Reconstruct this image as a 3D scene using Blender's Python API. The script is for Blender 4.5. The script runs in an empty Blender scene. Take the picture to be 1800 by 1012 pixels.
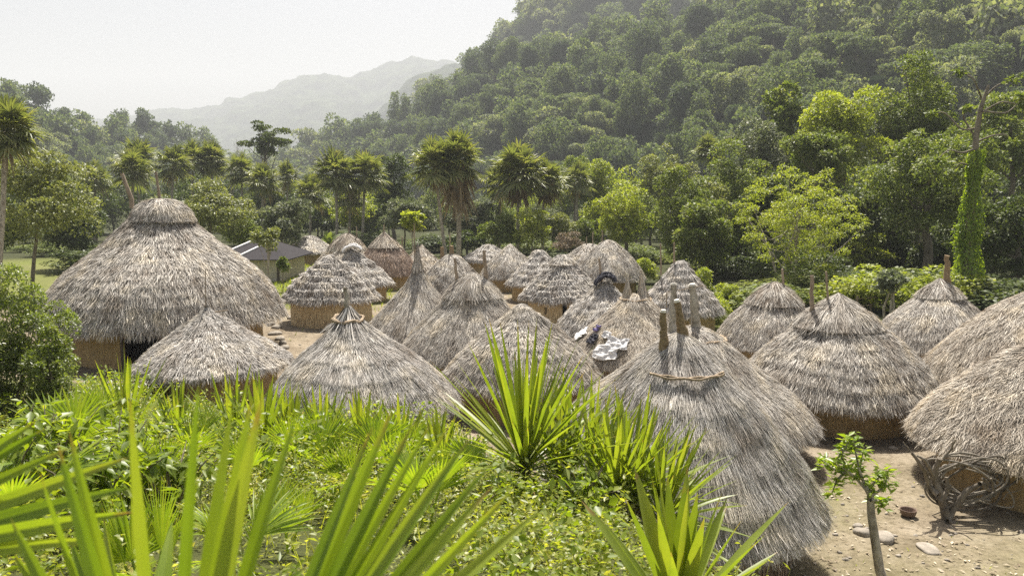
import bpy, math, random
import numpy as np
from mathutils import Vector

# ------------------------------------------------------------------ camera, sky, sun, exposure
sc = bpy.context.scene
COL = sc.collection
RW, RH, FPX, CAMH, PITCH = 1800.0, 1012.0, 1400.0, 6.0, math.radians(6.56)
cd = bpy.data.cameras.new('camera')
cam = bpy.data.objects.new('camera', cd)
COL.objects.link(cam)
cam.location = (0, 0, CAMH)
cam.rotation_euler = (math.pi / 2 - PITCH, 0, 0)
cd.sensor_width = 36.0
cd.lens = 36.0 * FPX / RW
cd.clip_end = 20000
cd.clip_start = 0.05
cd.dof.use_dof = True
cd.dof.focus_distance = 19.0
cd.dof.aperture_fstop = 4.2
sc.camera = cam

SUN_EL, SUN_AZ = math.radians(62), math.radians(4)      # azimuth measured from +Y towards +X
w = bpy.data.worlds.new('World')
sc.world = w
w.use_nodes = True
nt = w.node_tree
sky = nt.nodes.new('ShaderNodeTexSky')
sky.sky_type = 'NISHITA'
sky.sun_disc = False
sky.sun_elevation = SUN_EL
sky.sun_rotation = SUN_AZ
sky.air_density = 1.0
sky.dust_density = 7.0
sky.ozone_density = 1.0
bg = nt.nodes['Background']
bg.inputs[1].default_value = 0.05
nt.links.new(sky.outputs[0], bg.inputs[0])

sd = bpy.data.lights.new('sun', 'SUN')
sd.energy = 5.0
sd.angle = math.radians(0.53)
sd.color = (1.0, 0.95, 0.87)
so = bpy.data.objects.new('sun', sd)
COL.objects.link(so)
sdir = Vector((math.sin(SUN_AZ) * math.cos(SUN_EL), math.cos(SUN_AZ) * math.cos(SUN_EL), math.sin(SUN_EL)))
so.rotation_euler = sdir.to_track_quat('Z', 'Y').to_euler()
so.location = sdir * 200

sc.view_settings.view_transform = 'Standard'
sc.view_settings.look = 'None'
sc.view_settings.exposure = 1.32
sc.view_settings.gamma = 1.0
sc.render.engine = 'CYCLES'
cy = sc.cycles
cy.max_bounces = 6
cy.diffuse_bounces = 3
cy.glossy_bounces = 2
cy.transmission_bounces = 4
cy.volume_bounces = 0
cy.transparent_max_bounces = 4
cy.use_denoising = False
cy.use_adaptive_sampling = True
cy.adaptive_threshold = 0.01
try:
    cy.denoiser = 'OPENIMAGEDENOISE'
    cy.denoising_input_passes = 'RGB_ALBEDO_NORMAL'
except Exception:
    pass

# ------------------------------------------------------------------ helpers
cp, sp = math.cos(PITCH), math.sin(PITCH)


def ray(px, py):
    u = (506.0 - py) / FPX
    x = (px - 900.0) / FPX
    y = cp + u * sp
    z = -sp + u * cp
    return x / y, z / y                    # slopes per metre of y


def at(px, py, d):
    """World point seen at pixel (px, py) of the photograph at distance d along +Y."""
    a, b = ray(px, py)
    return np.array([a * d, d, CAMH + b * d])


def rng(seed):
    return np.random.default_rng(seed)


def nrm(a):
    return a / np.maximum(np.linalg.norm(a, axis=-1, keepdims=True), 1e-9)


_ph = np.random.default_rng(5).uniform(0, 6.283, (64, 3))
_dr = np.random.default_rng(6).normal(size=(64, 3))


def noise(p, s=1.0, octs=4, k0=0):
    """Cheap smooth noise, about -1..1, from sums of sines."""
    p = np.asarray(p, float)
    out = np.zeros(p.shape[:-1])
    amp, tot = 1.0, 0.0
    for o in range(octs):
        acc = np.zeros_like(out)
        for j in range(4):
            i = (k0 + o * 4 + j) % 64
            d = nrm(_dr[i]) * (0.7 + 0.2 * j)
            acc += np.sin((p @ d) / s * 2.2 + _ph[i, 0])
        out += amp * acc / 2.6
        tot += amp
        amp *= 0.5
        s *= 0.47
    return out / tot


class MB:
    """Collects vertices and faces; build() links them as ONE mesh object."""

    def __init__(self):
        self.V, self.F, self.n, self.T = [], [], 0, []

    def add(self, V, F, along=None):
        V = np.asarray(V, float).reshape(-1, 3)
        F = np.asarray(F, np.int64)
        if len(V) == 0 or len(F) == 0:
            return self
        self.V.append(V)
        self.T.append(np.zeros(len(V)) if along is None else np.asarray(along, float).ravel())
        self.F.append(F + self.n)
        self.n += len(V)
        return self

    def grid(self, P, close_u=False, along=None):
        """P: (a, b, 3) grid of points; u runs along the first axis."""
        a, b = P.shape[:2]
        idx = np.arange(a * b).reshape(a, b)
        if close_u:
            idx = np.vstack([idx, idx[:1]])
        F = np.stack([idx[:-1, :-1], idx[1:, :-1], idx[1:, 1:], idx[:-1, 1:]], -1).reshape(-1, 4)
        return self.add(P.reshape(-1, 3), F, along)

    def tube(self, pts, rad, n=8, cap=True):
        pts = np.asarray(pts, float)
        rad = np.broadcast_to(np.asarray(rad, float), (len(pts),))
        T = nrm(np.gradient(pts, axis=0))
        ref = np.array([0.31, 0.17, 0.93]) if abs(T[0][2]) < 0.9 else np.array([1.0, 0.1, 0.0])
        A = nrm(np.cross(T, ref))
        B = np.cross(T, A)
        th = np.arange(n) / n * 2 * math.pi
        ring = pts[:, None] + rad[:, None, None] * (np.cos(th)[None, :, None] * A[:, None] + np.sin(th)[None, :, None] * B[:, None])
        self.grid(np.swapaxes(ring, 0, 1), True)
        if cap:
            self.add(ring[-1], [list(range(n))] if False else np.array([[0, i, i + 1] for i in range(1, n - 1)]))
        return self

    def mesh(self, name, mat=None, smooth=True):
        me = bpy.data.meshes.new(name)
        V = np.concatenate(self.V)
        me.vertices.add(len(V))
        me.vertices.foreach_set('co', V.astype(np.float32).ravel())
        loops = np.concatenate([f.ravel() for f in self.F])
        sizes = np.concatenate([np.full(len(f), f.shape[1]) for f in self.F])
        starts = np.concatenate([[0], np.cumsum(sizes)[:-1]])
        me.loops.add(len(loops))
        me.loops.foreach_set('vertex_index', loops.astype(np.int32))
        me.polygons.add(len(sizes))
        me.polygons.foreach_set('loop_start', starts.astype(np.int32))
        me.polygons.foreach_set('use_smooth', np.full(len(sizes), smooth))
        me.update(calc_edges=True)
        T = np.concatenate(self.T)
        if T.any():                                       # how far along its blade each point lies, for dry tips
            me.attributes.new('along', 'FLOAT', 'POINT').data.foreach_set('value', T.astype(np.float32))
        if mat:
            me.materials.append(mat)
        return me

    def build(self, name, mat=None, parent=None, smooth=True):
        return link(name, self.mesh(name, mat, smooth), parent)


def link(name, me, parent=None):
    o = bpy.data.objects.new(name, me)
    COL.objects.link(o)
    if parent is not None:
        o.parent = parent
    return o


def tag(o, label=None, cat=None, group=None, kind=None):
    if label:
        o['label'] = label
    if cat:
        o['category'] = cat
    if group:
        o['group'] = group
    if kind:
        o['kind'] = kind
    return o


def thing(name, loc, label, cat, group=None, rz=0.0):
    o = bpy.data.objects.new(name, None)
    COL.objects.link(o)
    o.empty_display_size = 0.2
    o.location = tuple(float(v) for v in loc)
    o.rotation_euler = (0, 0, rz)
    return tag(o, label, cat, group)


def leaves(P, A, N, L, W, fold=0.22, quad=False):
    """Leaf-shaped faces at P along A with rough normal N."""
    A = nrm(A)
    S = nrm(np.cross(A, N))
    N2 = np.cross(S, A)
    L = np.broadcast_to(L, (len(P),))[:, None]
    W = np.broadcast_to(W, (len(P),))[:, None]
    m = P + A * L * 0.42
    V = np.stack([P, m + S * W * 0.5 + N2 * W * fold, P + A * L, m - S * W * 0.5 + N2 * W * fold], 1).reshape(-1, 3)
    i = np.arange(len(P))[:, None] * 4
    if quad:
        F = i + np.array([[0, 1, 2, 3]])
    else:
        F = (i[:, None] + np.array([[[0, 1, 2], [0, 2, 3]]])).reshape(-1, 3)
    return V, F


def blades(P, D, L, W, arch, r, seg=5, fold=0.25, taper=(0.55, 0.85, 1.0, 0.9, 0.6, 0.04), roll=0.4, up=None):
    """Long V-folded blades from P along D, arching by `arch` (metres of sag per metre of length)."""
    n = len(P)
    D = nrm(D)
    L = np.broadcast_to(L, (n,)).astype(float)
    W = np.broadcast_to(W, (n,)).astype(float)
    arch = np.broadcast_to(arch, (n,)).astype(float)
    t = np.linspace(0, 1, seg + 1)
    C = P[:, None] + D[:, None] * (L[:, None] * t)[..., None]
    C[:, :, 2] -= (arch * L)[:, None] * t ** 2
    U = np.array([0, 0, 1.0]) if up is None else up
    S = nrm(np.cross(D, U + 0.001) + r.normal(0, roll, (n, 3)))
    S = nrm(S - D * (S * D).sum(-1, keepdims=True))
    Nn = np.cross(S, D)
    tp = np.interp(t, np.linspace(0, 1, len(taper)), taper)
    w2 = (W[:, None] * tp)[..., None] * 0.5
    a = C + S[:, None] * w2 + Nn[:, None] * w2 * fold * 2
    b = C
    c = C - S[:, None] * w2 + Nn[:, None] * w2 * fold * 2
    V = np.stack([a, b, c], 2)            # n, seg+1, 3, 3
    base = np.arange(n)[:, None, None] * (seg + 1) * 3
    k = np.arange(seg)[None, :, None] * 3
    q = np.array([[0, 1, 4, 3], [1, 2, 5, 4]])
    F = (base[..., None] + k[..., None] + q[None, None]).reshape(-1, 4)
    return V.reshape(-1, 3), F


# ------------------------------------------------------------------ materials
def new_mat(name):
    m = bpy.data.materials.new(name)
    m.use_nodes = True
    n = m.node_tree.nodes
    return m, n, m.node_tree.links, n['Principled BSDF'], n['Material Output']


def ramp_node(n, stops):
    r = n.new('ShaderNodeValToRGB')
    el = r.color_ramp.elements
    while len(el) < len(stops):
        el.new(0.5)
    for e, (p, c) in zip(el, stops):
        e.position = p
        e.color = (c[0], c[1], c[2], 1)
    return r


def leaf_mat(name, stops, tcol, tfac=0.4, rough=0.45, spec=0.35, patch=0.0, pscale=2.0, tip=False):
    """Leaf: colour varies leaf by leaf; part of the light passes through."""
    m, n, l, b, out = new_mat(name)
    g = n.new('ShaderNodeNewGeometry')
    r = ramp_node(n, stops)
    if patch:
        tc = n.new('ShaderNodeTexCoord')
        no = n.new('ShaderNodeTexNoise'); no.inputs['Scale'].default_value = pscale; no.inputs['Detail'].default_value = 3
        l.new(tc.outputs['Object'], no.inputs['Vector'])
        mr = n.new('ShaderNodeMapRange'); mr.inputs[1].default_value = 0.3; mr.inputs[2].default_value = 0.7
        l.new(no.outputs[0], mr.inputs[0])
        ma = n.new('ShaderNodeMix'); ma.data_type = 'FLOAT'; ma.inputs[0].default_value = patch
        l.new(g.outputs['Random Per Island'], ma.inputs[2]); l.new(mr.outputs[0], ma.inputs[3])
        l.new(ma.outputs[0], r.inputs[0])
    else:
        l.new(g.outputs['Random Per Island'], r.inputs[0])
    col = r.outputs[0]
    if tip:                                               # dry brown tips and yellowing streaks on some blades
        al = n.new('ShaderNodeAttribute'); al.attribute_name = 'along'
        n2 = n.new('ShaderNodeTexNoise'); n2.inputs['Scale'].default_value = 9; n2.inputs['Detail'].default_value = 4
        tc2 = n.new('ShaderNodeTexCoord'); l.new(tc2.outputs['Object'], n2.inputs['Vector'])
        ad = n.new('ShaderNodeMath'); ad.operation = 'MULTIPLY_ADD'; ad.inputs[1].default_value = 0.55
        l.new(n2.outputs[0], ad.inputs[0]); l.new(al.outputs['Fac'], ad.inputs[2])
        m1 = n.new('ShaderNodeMapRange'); m1.inputs[1].default_value = 1.20; m1.inputs[2].default_value = 1.30
        l.new(ad.outputs[0], m1.inputs[0])
        mt = n.new('ShaderNodeMixRGB'); mt.inputs[2].default_value = (0.26, 0.17, 0.07, 1)
        l.new(m1.outputs[0], mt.inputs[0]); l.new(col, mt.inputs[1])
        col = mt.outputs[0]
    l.new(col, b.inputs['Base Color'])
    b.inputs['Roughness'].default_value = rough
    b.inputs['Specular IOR Level'].default_value = spec
    t = n.new('ShaderNodeBsdfTranslucent')
    mx = n.new('ShaderNodeMixRGB')
    mx.blend_type = 'MULTIPLY'
    mx.inputs[0].default_value = 1.0
    l.new(col, mx.inputs[1])
    mx.inputs[2].default_value = (tcol[0], tcol[1], tcol[2], 1)
    l.new(mx.outputs[0], t.inputs[0])
    s = n.new('ShaderNodeMixShader')
    s.inputs[0].default_value = tfac
    l.new(b.outputs[0], s.inputs[1])
    l.new(t.outputs[0], s.inputs[2])
    l.new(s.outputs[0], out.inputs[0])
    return m


def solid_mat(name, stops, scale=4.0, rough=0.85, bump=0.3, stretch=(1, 1, 1), detail=6.0, spec=0.2, island=0.0):
    m, n, l, b, out = new_mat(name)
    tc = n.new('ShaderNodeTexCoord')
    mp = n.new('ShaderNodeMapping')
    mp.inputs['Scale'].default_value = stretch
    l.new(tc.outputs['Object'], mp.inputs[0])
    no = n.new('ShaderNodeTexNoise')
    no.inputs['Scale'].default_value = scale
    no.inputs['Detail'].default_value = detail
    no.inputs['Roughness'].default_value = 0.65
    l.new(mp.outputs[0], no.inputs['Vector'])
    r = ramp_node(n, stops)
    if island:
        g = n.new('ShaderNodeNewGeometry')
        ma = n.new('ShaderNodeMix')
        ma.data_type = 'FLOAT'
        ma.inputs[0].default_value = island
        l.new(no.outputs[0], ma.inputs[2])
        l.new(g.outputs['Random Per Island'], ma.inputs[3])
        l.new(ma.outputs[0], r.inputs[0])
    else:
        l.new(no.outputs[0], r.inputs[0])
    l.new(r.outputs[0], b.inputs['Base Color'])
    b.inputs['Roughness'].default_value = rough
    b.inputs['Specular IOR Level'].default_value = spec
    if bump:
        bp = n.new('ShaderNodeBump')
        bp.inputs['Strength'].default_value = bump
        bp.inputs['Distance'].default_value = 0.05
        l.new(no.outputs[0], bp.inputs['Height'])
        l.new(bp.outputs[0], b.inputs['Normal'])
    return m


def thatch_mat(name, lo, mid, hi, scale=1.3):
    """Dry palm thatch: each straw its own tone, broad weathered patches across the roof."""
    m, n, l, b, out = new_mat(name)
    g = n.new('ShaderNodeNewGeometry')
    r = ramp_node(n, [(0.0, lo), (0.45, mid), (1.0, hi)])
    l.new(g.outputs['Random Per Island'], r.inputs[0])
    tc = n.new('ShaderNodeTexCoord')
    no = n.new('ShaderNodeTexNoise')
    no.inputs['Scale'].default_value = scale
    no.inputs['Detail'].default_value = 5
    l.new(tc.outputs['Object'], no.inputs['Vector'])
    r2 = ramp_node(n, [(0.3, (0.62, 0.56, 0.50)), (0.5, (0.95, 0.95, 0.96)), (0.7, (1.18, 1.12, 1.0))])
    l.new(no.outputs[0], r2.inputs[0])
    mx = n.new('ShaderNodeMixRGB')
    mx.blend_type = 'MULTIPLY'
    mx.inputs[0].default_value = 1.0
    l.new(r.outputs[0], mx.inputs[1])
    l.new(r2.outputs[0], mx.inputs[2])
    l.new(mx.outputs[0], b.inputs['Base Color'])
    b.inputs['Roughness'].default_value = 0.6
    b.inputs['Specular IOR Level'].default_value = 0.3
    return m


M = {}
M['thatch'] = thatch_mat('weathered_thatch', (0.11, 0.093, 0.075), (0.385, 0.35, 0.297), (0.79, 0.745, 0.66))
M['thatch_grey'] = thatch_mat('grey_thatch', (0.115, 0.105, 0.09), (0.395, 0.365, 0.325), (0.80, 0.765, 0.70))
M['thatch_tan'] = thatch_mat('tan_thatch', (0.12, 0.095, 0.068), (0.395, 0.345, 0.275), (0.78, 0.715, 0.60))
M['thatch_brown'] = thatch_mat('brown_thatch', (0.13, 0.085, 0.06), (0.27, 0.195, 0.145), (0.46, 0.36, 0.28))
M['under'] = solid_mat('thatch_underlayer', [(0.3, (0.10, 0.08, 0.06)), (0.7, (0.22, 0.18, 0.14))], 9, 0.9, 0.6, (1, 1, 0.4))
M['mud'] = solid_mat('mud_wall', [(0.25, (0.20, 0.135, 0.065)), (0.5, (0.36, 0.26, 0.13)), (0.78, (0.47, 0.36, 0.19))], 5.0, 0.95, 1.0, (1.6, 1.6, 0.45), 9.0)
M['wrap'] = solid_mat('straw_wrapped_post', [(0.3, (0.13, 0.09, 0.05)), (0.7, (0.36, 0.27, 0.16))], 14, 0.9, 0.7, (1, 1, 3))
M['wood'] = solid_mat('weathered_wood', [(0.3, (0.16, 0.12, 0.085)), (0.7, (0.38, 0.31, 0.23))], 10, 0.85, 0.4, (1, 1, 0.2))
M['cutwood'] = solid_mat('cut_wood_end', [(0.3, (0.55, 0.5, 0.42)), (0.7, (0.72, 0.68, 0.6))], 10, 0.8, 0.2)
M['bark'] = solid_mat('tree_bark', [(0.3, (0.09, 0.075, 0.055)), (0.7, (0.26, 0.225, 0.175))], 6, 0.9, 0.6, (1, 1, 0.3))
M['palebark'] = solid_mat('pale_bark', [(0.35, (0.16, 0.135, 0.10)), (0.6, (0.42, 0.38, 0.32))], 7, 0.9, 0.5, (1, 1, 0.6))
M['rope'] = solid_mat('vine_rope', [(0.3, (0.20, 0.14, 0.09)), (0.7, (0.46, 0.37, 0.26))], 20, 0.8, 0.4)
M['vine'] = solid_mat('stripped_vine', [(0.3, (0.10, 0.085, 0.065)), (0.7, (0.28, 0.25, 0.20))], 12, 0.7, 0.3, island=0.6)
M['stone'] = solid_mat('field_stone', [(0.3, (0.17, 0.15, 0.12)), (0.7, (0.36, 0.32, 0.265))], 5, 0.9, 0.5)


def cane_mat():
    m, n, l, b, out = new_mat('cane_wall')
    tc = n.new('ShaderNodeTexCoord')
    sx = n.new('ShaderNodeSeparateXYZ')
    l.new(tc.outputs['Object'], sx.inputs[0])
    at2 = n.new('ShaderNodeMath'); at2.operation = 'ARCTAN2'
    l.new(sx.outputs[1], at2.inputs[0]); l.new(sx.outputs[0], at2.inputs[1])
    cx = n.new('ShaderNodeCombineXYZ')
    l.new(at2.outputs[0], cx.inputs[0]); l.new(sx.outputs[2], cx.inputs[1])
    mp = n.new('ShaderNodeMapping'); mp.inputs['Scale'].default_value = (14, 1.2, 1)
    l.new(cx.outputs[0], mp.inputs[0])
    no = n.new('ShaderNodeTexNoise'); no.inputs['Scale'].default_value = 2.2; no.inputs['Detail'].default_value = 6
    l.new(mp.outputs[0], no.inputs['Vector'])
    r = ramp_node(n, [(0.3, (0.16, 0.11, 0.055)), (0.45, (0.40, 0.30, 0.16)), (0.75, (0.58, 0.48, 0.29))])
    l.new(no.outputs[0], r.inputs[0])
    l.new(r.outputs[0], b.inputs['Base Color'])
    b.inputs['Roughness'].default_value = 0.8
    bp = n.new('ShaderNodeBump'); bp.inputs['Strength'].default_value = 0.7; bp.inputs['Distance'].default_value = 0.04
    l.new(no.outputs[0], bp.inputs['Height']); l.new(bp.outputs[0], b.inputs['Normal'])
    return m


M['cane'] = cane_mat()


def flat_mat(name, c, rough=0.8, spec=0.3):
    return solid_mat(name, [(0.3, tuple(v * 0.85 for v in c)), (0.7, tuple(min(1, v * 1.1) for v in c))], 6, rough, 0.15, spec=spec)


M['white_cloth'] = flat_mat('white_cotton', (0.60, 0.59, 0.58), 0.9)
M['dark_cloth'] = flat_mat('dark_cotton', (0.03, 0.03, 0.04), 0.85)
M['purple_cloth'] = flat_mat('purple_cotton', (0.16, 0.13, 0.27), 0.9)
M['sheet_roof'] = flat_mat('dark_sheet_roof', (0.045, 0.042, 0.044), 0.95, 0.05)
M['pale_roof'] = flat_mat('pale_sheet_roof', (0.55, 0.54, 0.53), 0.5)
M['plaster'] = flat_mat('cream_plaster', (0.46, 0.42, 0.33), 0.9)
M['clay'] = flat_mat('dark_clay', (0.16, 0.11, 0.08), 0.7)
M['dark_pole'] = flat_mat('dark_timber', (0.09, 0.07, 0.055), 0.8)

# leaves (light passes through them; ground-cover base also yellowed to carry the backlit glow)
TG = (1.55, 1.65, 0.55)
M['yucca'] = leaf_mat('yucca_blade', [(0, (0.116, 0.158, 0.021)), (0.6, (0.206, 0.249, 0.034)), (1, (0.3, 0.307, 0.048))], (1.6, 1.7, 0.5), 0.42, 0.4, 0.45, patch=0.4, pscale=5.0, tip=True)
M['fan'] = leaf_mat('fan_palm_leaf', [(0, (0.132, 0.205, 0.024)), (0.5, (0.203, 0.281, 0.034)), (1, (0.299, 0.342, 0.06))], (1.6, 1.6, 0.4), 0.48, 0.38, 0.45, patch=0.4, pscale=6.0, tip=True)
M['cover'] = leaf_mat('ground_cover_leaf', [(0, (0.123, 0.161, 0.034)), (0.5, (0.254, 0.282, 0.05)), (0.85, (0.403, 0.393, 0.093)), (1, (0.629, 0.506, 0.275))], (1.6, 1.6, 0.5), 0.52, 0.4, 0.4, patch=0.6, pscale=2.4)
M['broad'] = leaf_mat('broad_bush_leaf', [(0, (0.086, 0.137, 0.016)), (0.6, (0.187, 0.243, 0.024)), (1, (0.294, 0.31, 0.045))], (1.6, 1.6, 0.4), 0.52, 0.4, 0.4, patch=0.5, pscale=2.0)
M['lime'] = leaf_mat('lime_green_leaf', [(0, (0.16, 0.196, 0.027)), (0.6, (0.266, 0.294, 0.048)), (1, (0.386, 0.379, 0.094))], TG, 0.42, 0.5, patch=0.45, pscale=0.7)
M['olive'] = leaf_mat('olive_green_leaf', [(0, (0.103, 0.124, 0.04)), (0.6, (0.2, 0.221, 0.079)), (1, (0.373, 0.373, 0.185))], (1.4, 1.4, 0.6), 0.35, 0.45, patch=0.45, pscale=0.7)
M['mid'] = leaf_mat('mid_green_leaf', [(0, (0.078, 0.104, 0.027)), (0.6, (0.154, 0.188, 0.054)), (1, (0.308, 0.304, 0.121))], TG, 0.35, 0.5, 0.22, patch=0.45, pscale=0.7)
M['dark'] = leaf_mat('dark_green_leaf', [(0, (0.041, 0.06, 0.021)), (0.6, (0.082, 0.107, 0.036)), (1, (0.178, 0.187, 0.078))], TG, 0.3, 0.5, 0.22, patch=0.45, pscale=0.7)
M['greygreen'] = leaf_mat('grey_green_leaf', [(0, (0.079, 0.096, 0.056)), (0.6, (0.157, 0.174, 0.106)), (1, (0.342, 0.324, 0.225))], (1.3, 1.4, 0.8), 0.3, 0.5, 0.22, patch=0.45, pscale=0.7)
M['palm'] = leaf_mat('palm_frond', [(0, (0.091, 0.114, 0.052)), (0.6, (0.193, 0.208, 0.083)), (1, (0.382, 0.35, 0.175))], TG, 0.3, 0.42, 0.35, patch=0.4, pscale=0.8)
M['deadfrond'] = leaf_mat('dead_palm_frond', [(0, (0.13, 0.095, 0.05)), (1, (0.30, 0.24, 0.14))], (1.2, 1.1, 0.8), 0.2, 0.7)
M['bushleaf'] = leaf_mat('small_bush_leaf', [(0, (0.08, 0.11, 0.025)), (0.6, (0.148, 0.182, 0.045)), (1, (0.308, 0.307, 0.14))], TG, 0.42, 0.4, 0.5, patch=0.4, pscale=1.5)
M['brownleaf'] = leaf_mat('dry_brown_leaf', [(0, (0.13, 0.10, 0.07)), (1, (0.29, 0.24, 0.17))], (1.2, 1.1, 0.8), 0.2, 0.7)
M['litter'] = leaf_mat('dry_leaf_litter', [(0, (0.16, 0.12, 0.075)), (0.6, (0.34, 0.28, 0.19)), (1, (0.55, 0.48, 0.36))], (1, 1, 1), 0.1, 0.8)
M['hillA'] = leaf_mat('hill_leaf', [(0, (0.065, 0.093, 0.046)), (0.6, (0.122, 0.153, 0.083)), (1, (0.214, 0.231, 0.164))], TG, 0.35, 0.75, 0.15)  # hill leaf colours shifted towards blue: distance haze put into all three tones
M['hillB'] = leaf_mat('hill_leaf_pale', [(0, (0.107, 0.134, 0.075)), (0.6, (0.198, 0.219, 0.138)), (1, (0.335, 0.332, 0.275))], TG, 0.35, 0.75, 0.15)
M['hillC'] = leaf_mat('hill_leaf_deep', [(0, (0.043, 0.064, 0.044)), (0.6, (0.08, 0.105, 0.07)), (1, (0.147, 0.167, 0.131))], TG, 0.35, 0.75, 0.15)
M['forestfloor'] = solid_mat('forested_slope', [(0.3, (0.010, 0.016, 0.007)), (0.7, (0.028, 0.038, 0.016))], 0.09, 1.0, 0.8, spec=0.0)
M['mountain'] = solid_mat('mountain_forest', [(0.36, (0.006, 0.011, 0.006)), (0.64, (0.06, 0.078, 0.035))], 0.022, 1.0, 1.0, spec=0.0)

# ------------------------------------------------------------------ terrain
TOE = np.array([(7.5, -9), (5.8, -3), (4.9, 3), (4.0, 6.5), (3.4, 8.9), (2.7, 10.3), (1.4, 11.2), (0.8, 12.4), (0.2, 15.0), (-1.2, 17.0), (-4.2, 17.6), (-8.2, 20.6), (-11.5, 24.6), (-17, 25.5), (-27, 26), (-60, 28)], float)


def bank_s(x, y):
    """Distance inside the bank the camera stands on (negative outside)."""
    x = np.asarray(x, float); y = np.asarray(y, float)
    best = np.full(x.shape, 1e9); sgn = np.ones(x.shape)
    for (x0, y0), (x1, y1) in zip(TOE[:-1], TOE[1:]):
        dx, dy = x1 - x0, y1 - y0
        t = np.clip(((x - x0) * dx + (y - y0) * dy) / (dx * dx + dy * dy), 0, 1)
        d = np.hypot(x - x0 - t * dx, y - y0 - t * dy)
        c = (dx * (y - y0) - dy * (x - x0))
        s = np.where(c > 0, 1.0, -1.0)
        upd = d < best
        best = np.where(upd, d, best); sgn = np.where(upd, s, sgn)
    return best * sgn


def ground_z(x, y):
    x = np.asarray(x, float); y = np.asarray(y, float)
    s = bank_s(x, y)
    sm = np.maximum(0, s + 0.35 * np.exp(-np.abs(s)) - 0.15)
    z = 4.0 * (1 - np.exp(-sm / 1.9))
    zm = 4.38 - 0.206 * np.clip(y, -20, 20)
    z = 0.5 * (z + zm - np.sqrt((z - zm) ** 2 + 0.15))            # the bank slopes down towards the huts
    z = np.where(sm > 0.02, np.maximum(z, 0), 0) * np.clip(sm / 0.3, 0, 1)
    p = np.stack([x, y, 0 * x], -1)
    r = np.hypot(x, y)
    z = z + noise(p, 4.5, 3) * 0.05 + noise(p, 1.1, 2, 20) * 0.012
    z = z + noise(p, 40, 3, 30) * np.clip((r - 55) / 60, 0, 3) * 0.6
    return z


def gz(x, y):
    return float(ground_z(np.array([x]), np.array([y]))[0])


def gpt(px, d):
    a, _ = ray(px, 506)
    return np.array([a * d, d, gz(a * d, d)])


def grass_mask(x, y):
    p = np.stack([x, y, 0 * x], -1)
    n = noise(p, 6, 4, 10)
    m = np.clip((np.hypot(x / 1.0, (y - 40) / 1.0) - 27) / 6, 0, 1)          # outside the hut circle
    left = np.clip((-6.5 - x) / 1.5, 0, 1) * np.clip((y - 41) / 3, 0, 1)
    rt = np.clip((x - (5.6 + (y - 30) * 0.16)) / 1.2, 0, 1) * np.clip((y - 30) / 2, 0, 1)
    bk = np.clip((bank_s(x, y) + 0.5) / 1.2, 0, 1)
    right = 0.45 * np.exp(-((x - 5.6) ** 2 / 1.2 + (y - 15.3) ** 2 / 2.0))
    far = np.clip((y - 62) / 5, 0, 1)
    return np.clip(np.maximum.reduce([m, left, rt, bk, far]) + 0.5 * n * 0.6 + right - 0.05, 0, 1)


def ground_mat():
    m, n, l, b, out = new_mat('village_ground')
    tc = n.new('ShaderNodeTexCoord')

    def nz(scale, det=8):
        k = n.new('ShaderNodeTexNoise'); k.inputs['Scale'].default_value = scale; k.inputs['Detail'].default_value = det
        k.inputs['Roughness'].default_value = 0.7
        l.new(tc.outputs['Object'], k.inputs['Vector']); return k
    n1, n2, n3 = nz(0.7), nz(9.0), nz(3.0)
    dirt = ramp_node(n, [(0.3, (0.115, 0.09, 0.06)), (0.5, (0.21, 0.172, 0.122)), (0.7, (0.32, 0.272, 0.205))])
    l.new(n1.outputs[0], dirt.inputs[0])
    speck = ramp_node(n, [(0.35, (0.55, 0.52, 0.48)), (0.5, (1, 1, 1)), (0.66, (1.15, 1.13, 1.1))])
    l.new(n2.outputs[0], speck.inputs[0])
    mx = n.new('ShaderNodeMixRGB'); mx.blend_type = 'MULTIPLY'; mx.inputs[0].default_value = 0.9
    l.new(dirt.outputs[0], mx.inputs[1]); l.new(speck.outputs[0], mx.inputs[2])
    grass = ramp_node(n, [(0.3, (0.07, 0.085, 0.022)), (0.6, (0.145, 0.16, 0.04)), (0.8, (0.24, 0.235, 0.09))])
    l.new(n3.outputs[0], grass.inputs[0])
    a = n.new('ShaderNodeAttribute'); a.attribute_name = 'grass'
    m2 = n.new('ShaderNodeMixRGB')
    l.new(a.outputs['Fac'], m2.inputs[0]); l.new(mx.outputs[0], m2.inputs[1]); l.new(grass.outputs[0], m2.inputs[2])
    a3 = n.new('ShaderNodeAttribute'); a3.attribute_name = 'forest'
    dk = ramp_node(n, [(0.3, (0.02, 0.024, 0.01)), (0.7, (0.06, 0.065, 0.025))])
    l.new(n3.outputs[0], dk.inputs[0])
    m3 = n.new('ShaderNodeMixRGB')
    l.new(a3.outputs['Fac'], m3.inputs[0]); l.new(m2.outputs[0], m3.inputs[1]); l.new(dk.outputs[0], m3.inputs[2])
    l.new(m3.outputs[0], b.inputs['Base Color'])
    b.inputs['Roughness'].default_value = 0.95
    b.inputs['Specular IOR Level'].default_value = 0.1
    bp = n.new('ShaderNodeBump'); bp.inputs['Strength'].default_value = 0.9; bp.inputs['Distance'].default_value = 0.05
    l.new(n2.outputs[0], bp.inputs['Height']); l.new(bp.outputs[0], b.inputs['Normal'])
    return m


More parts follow.
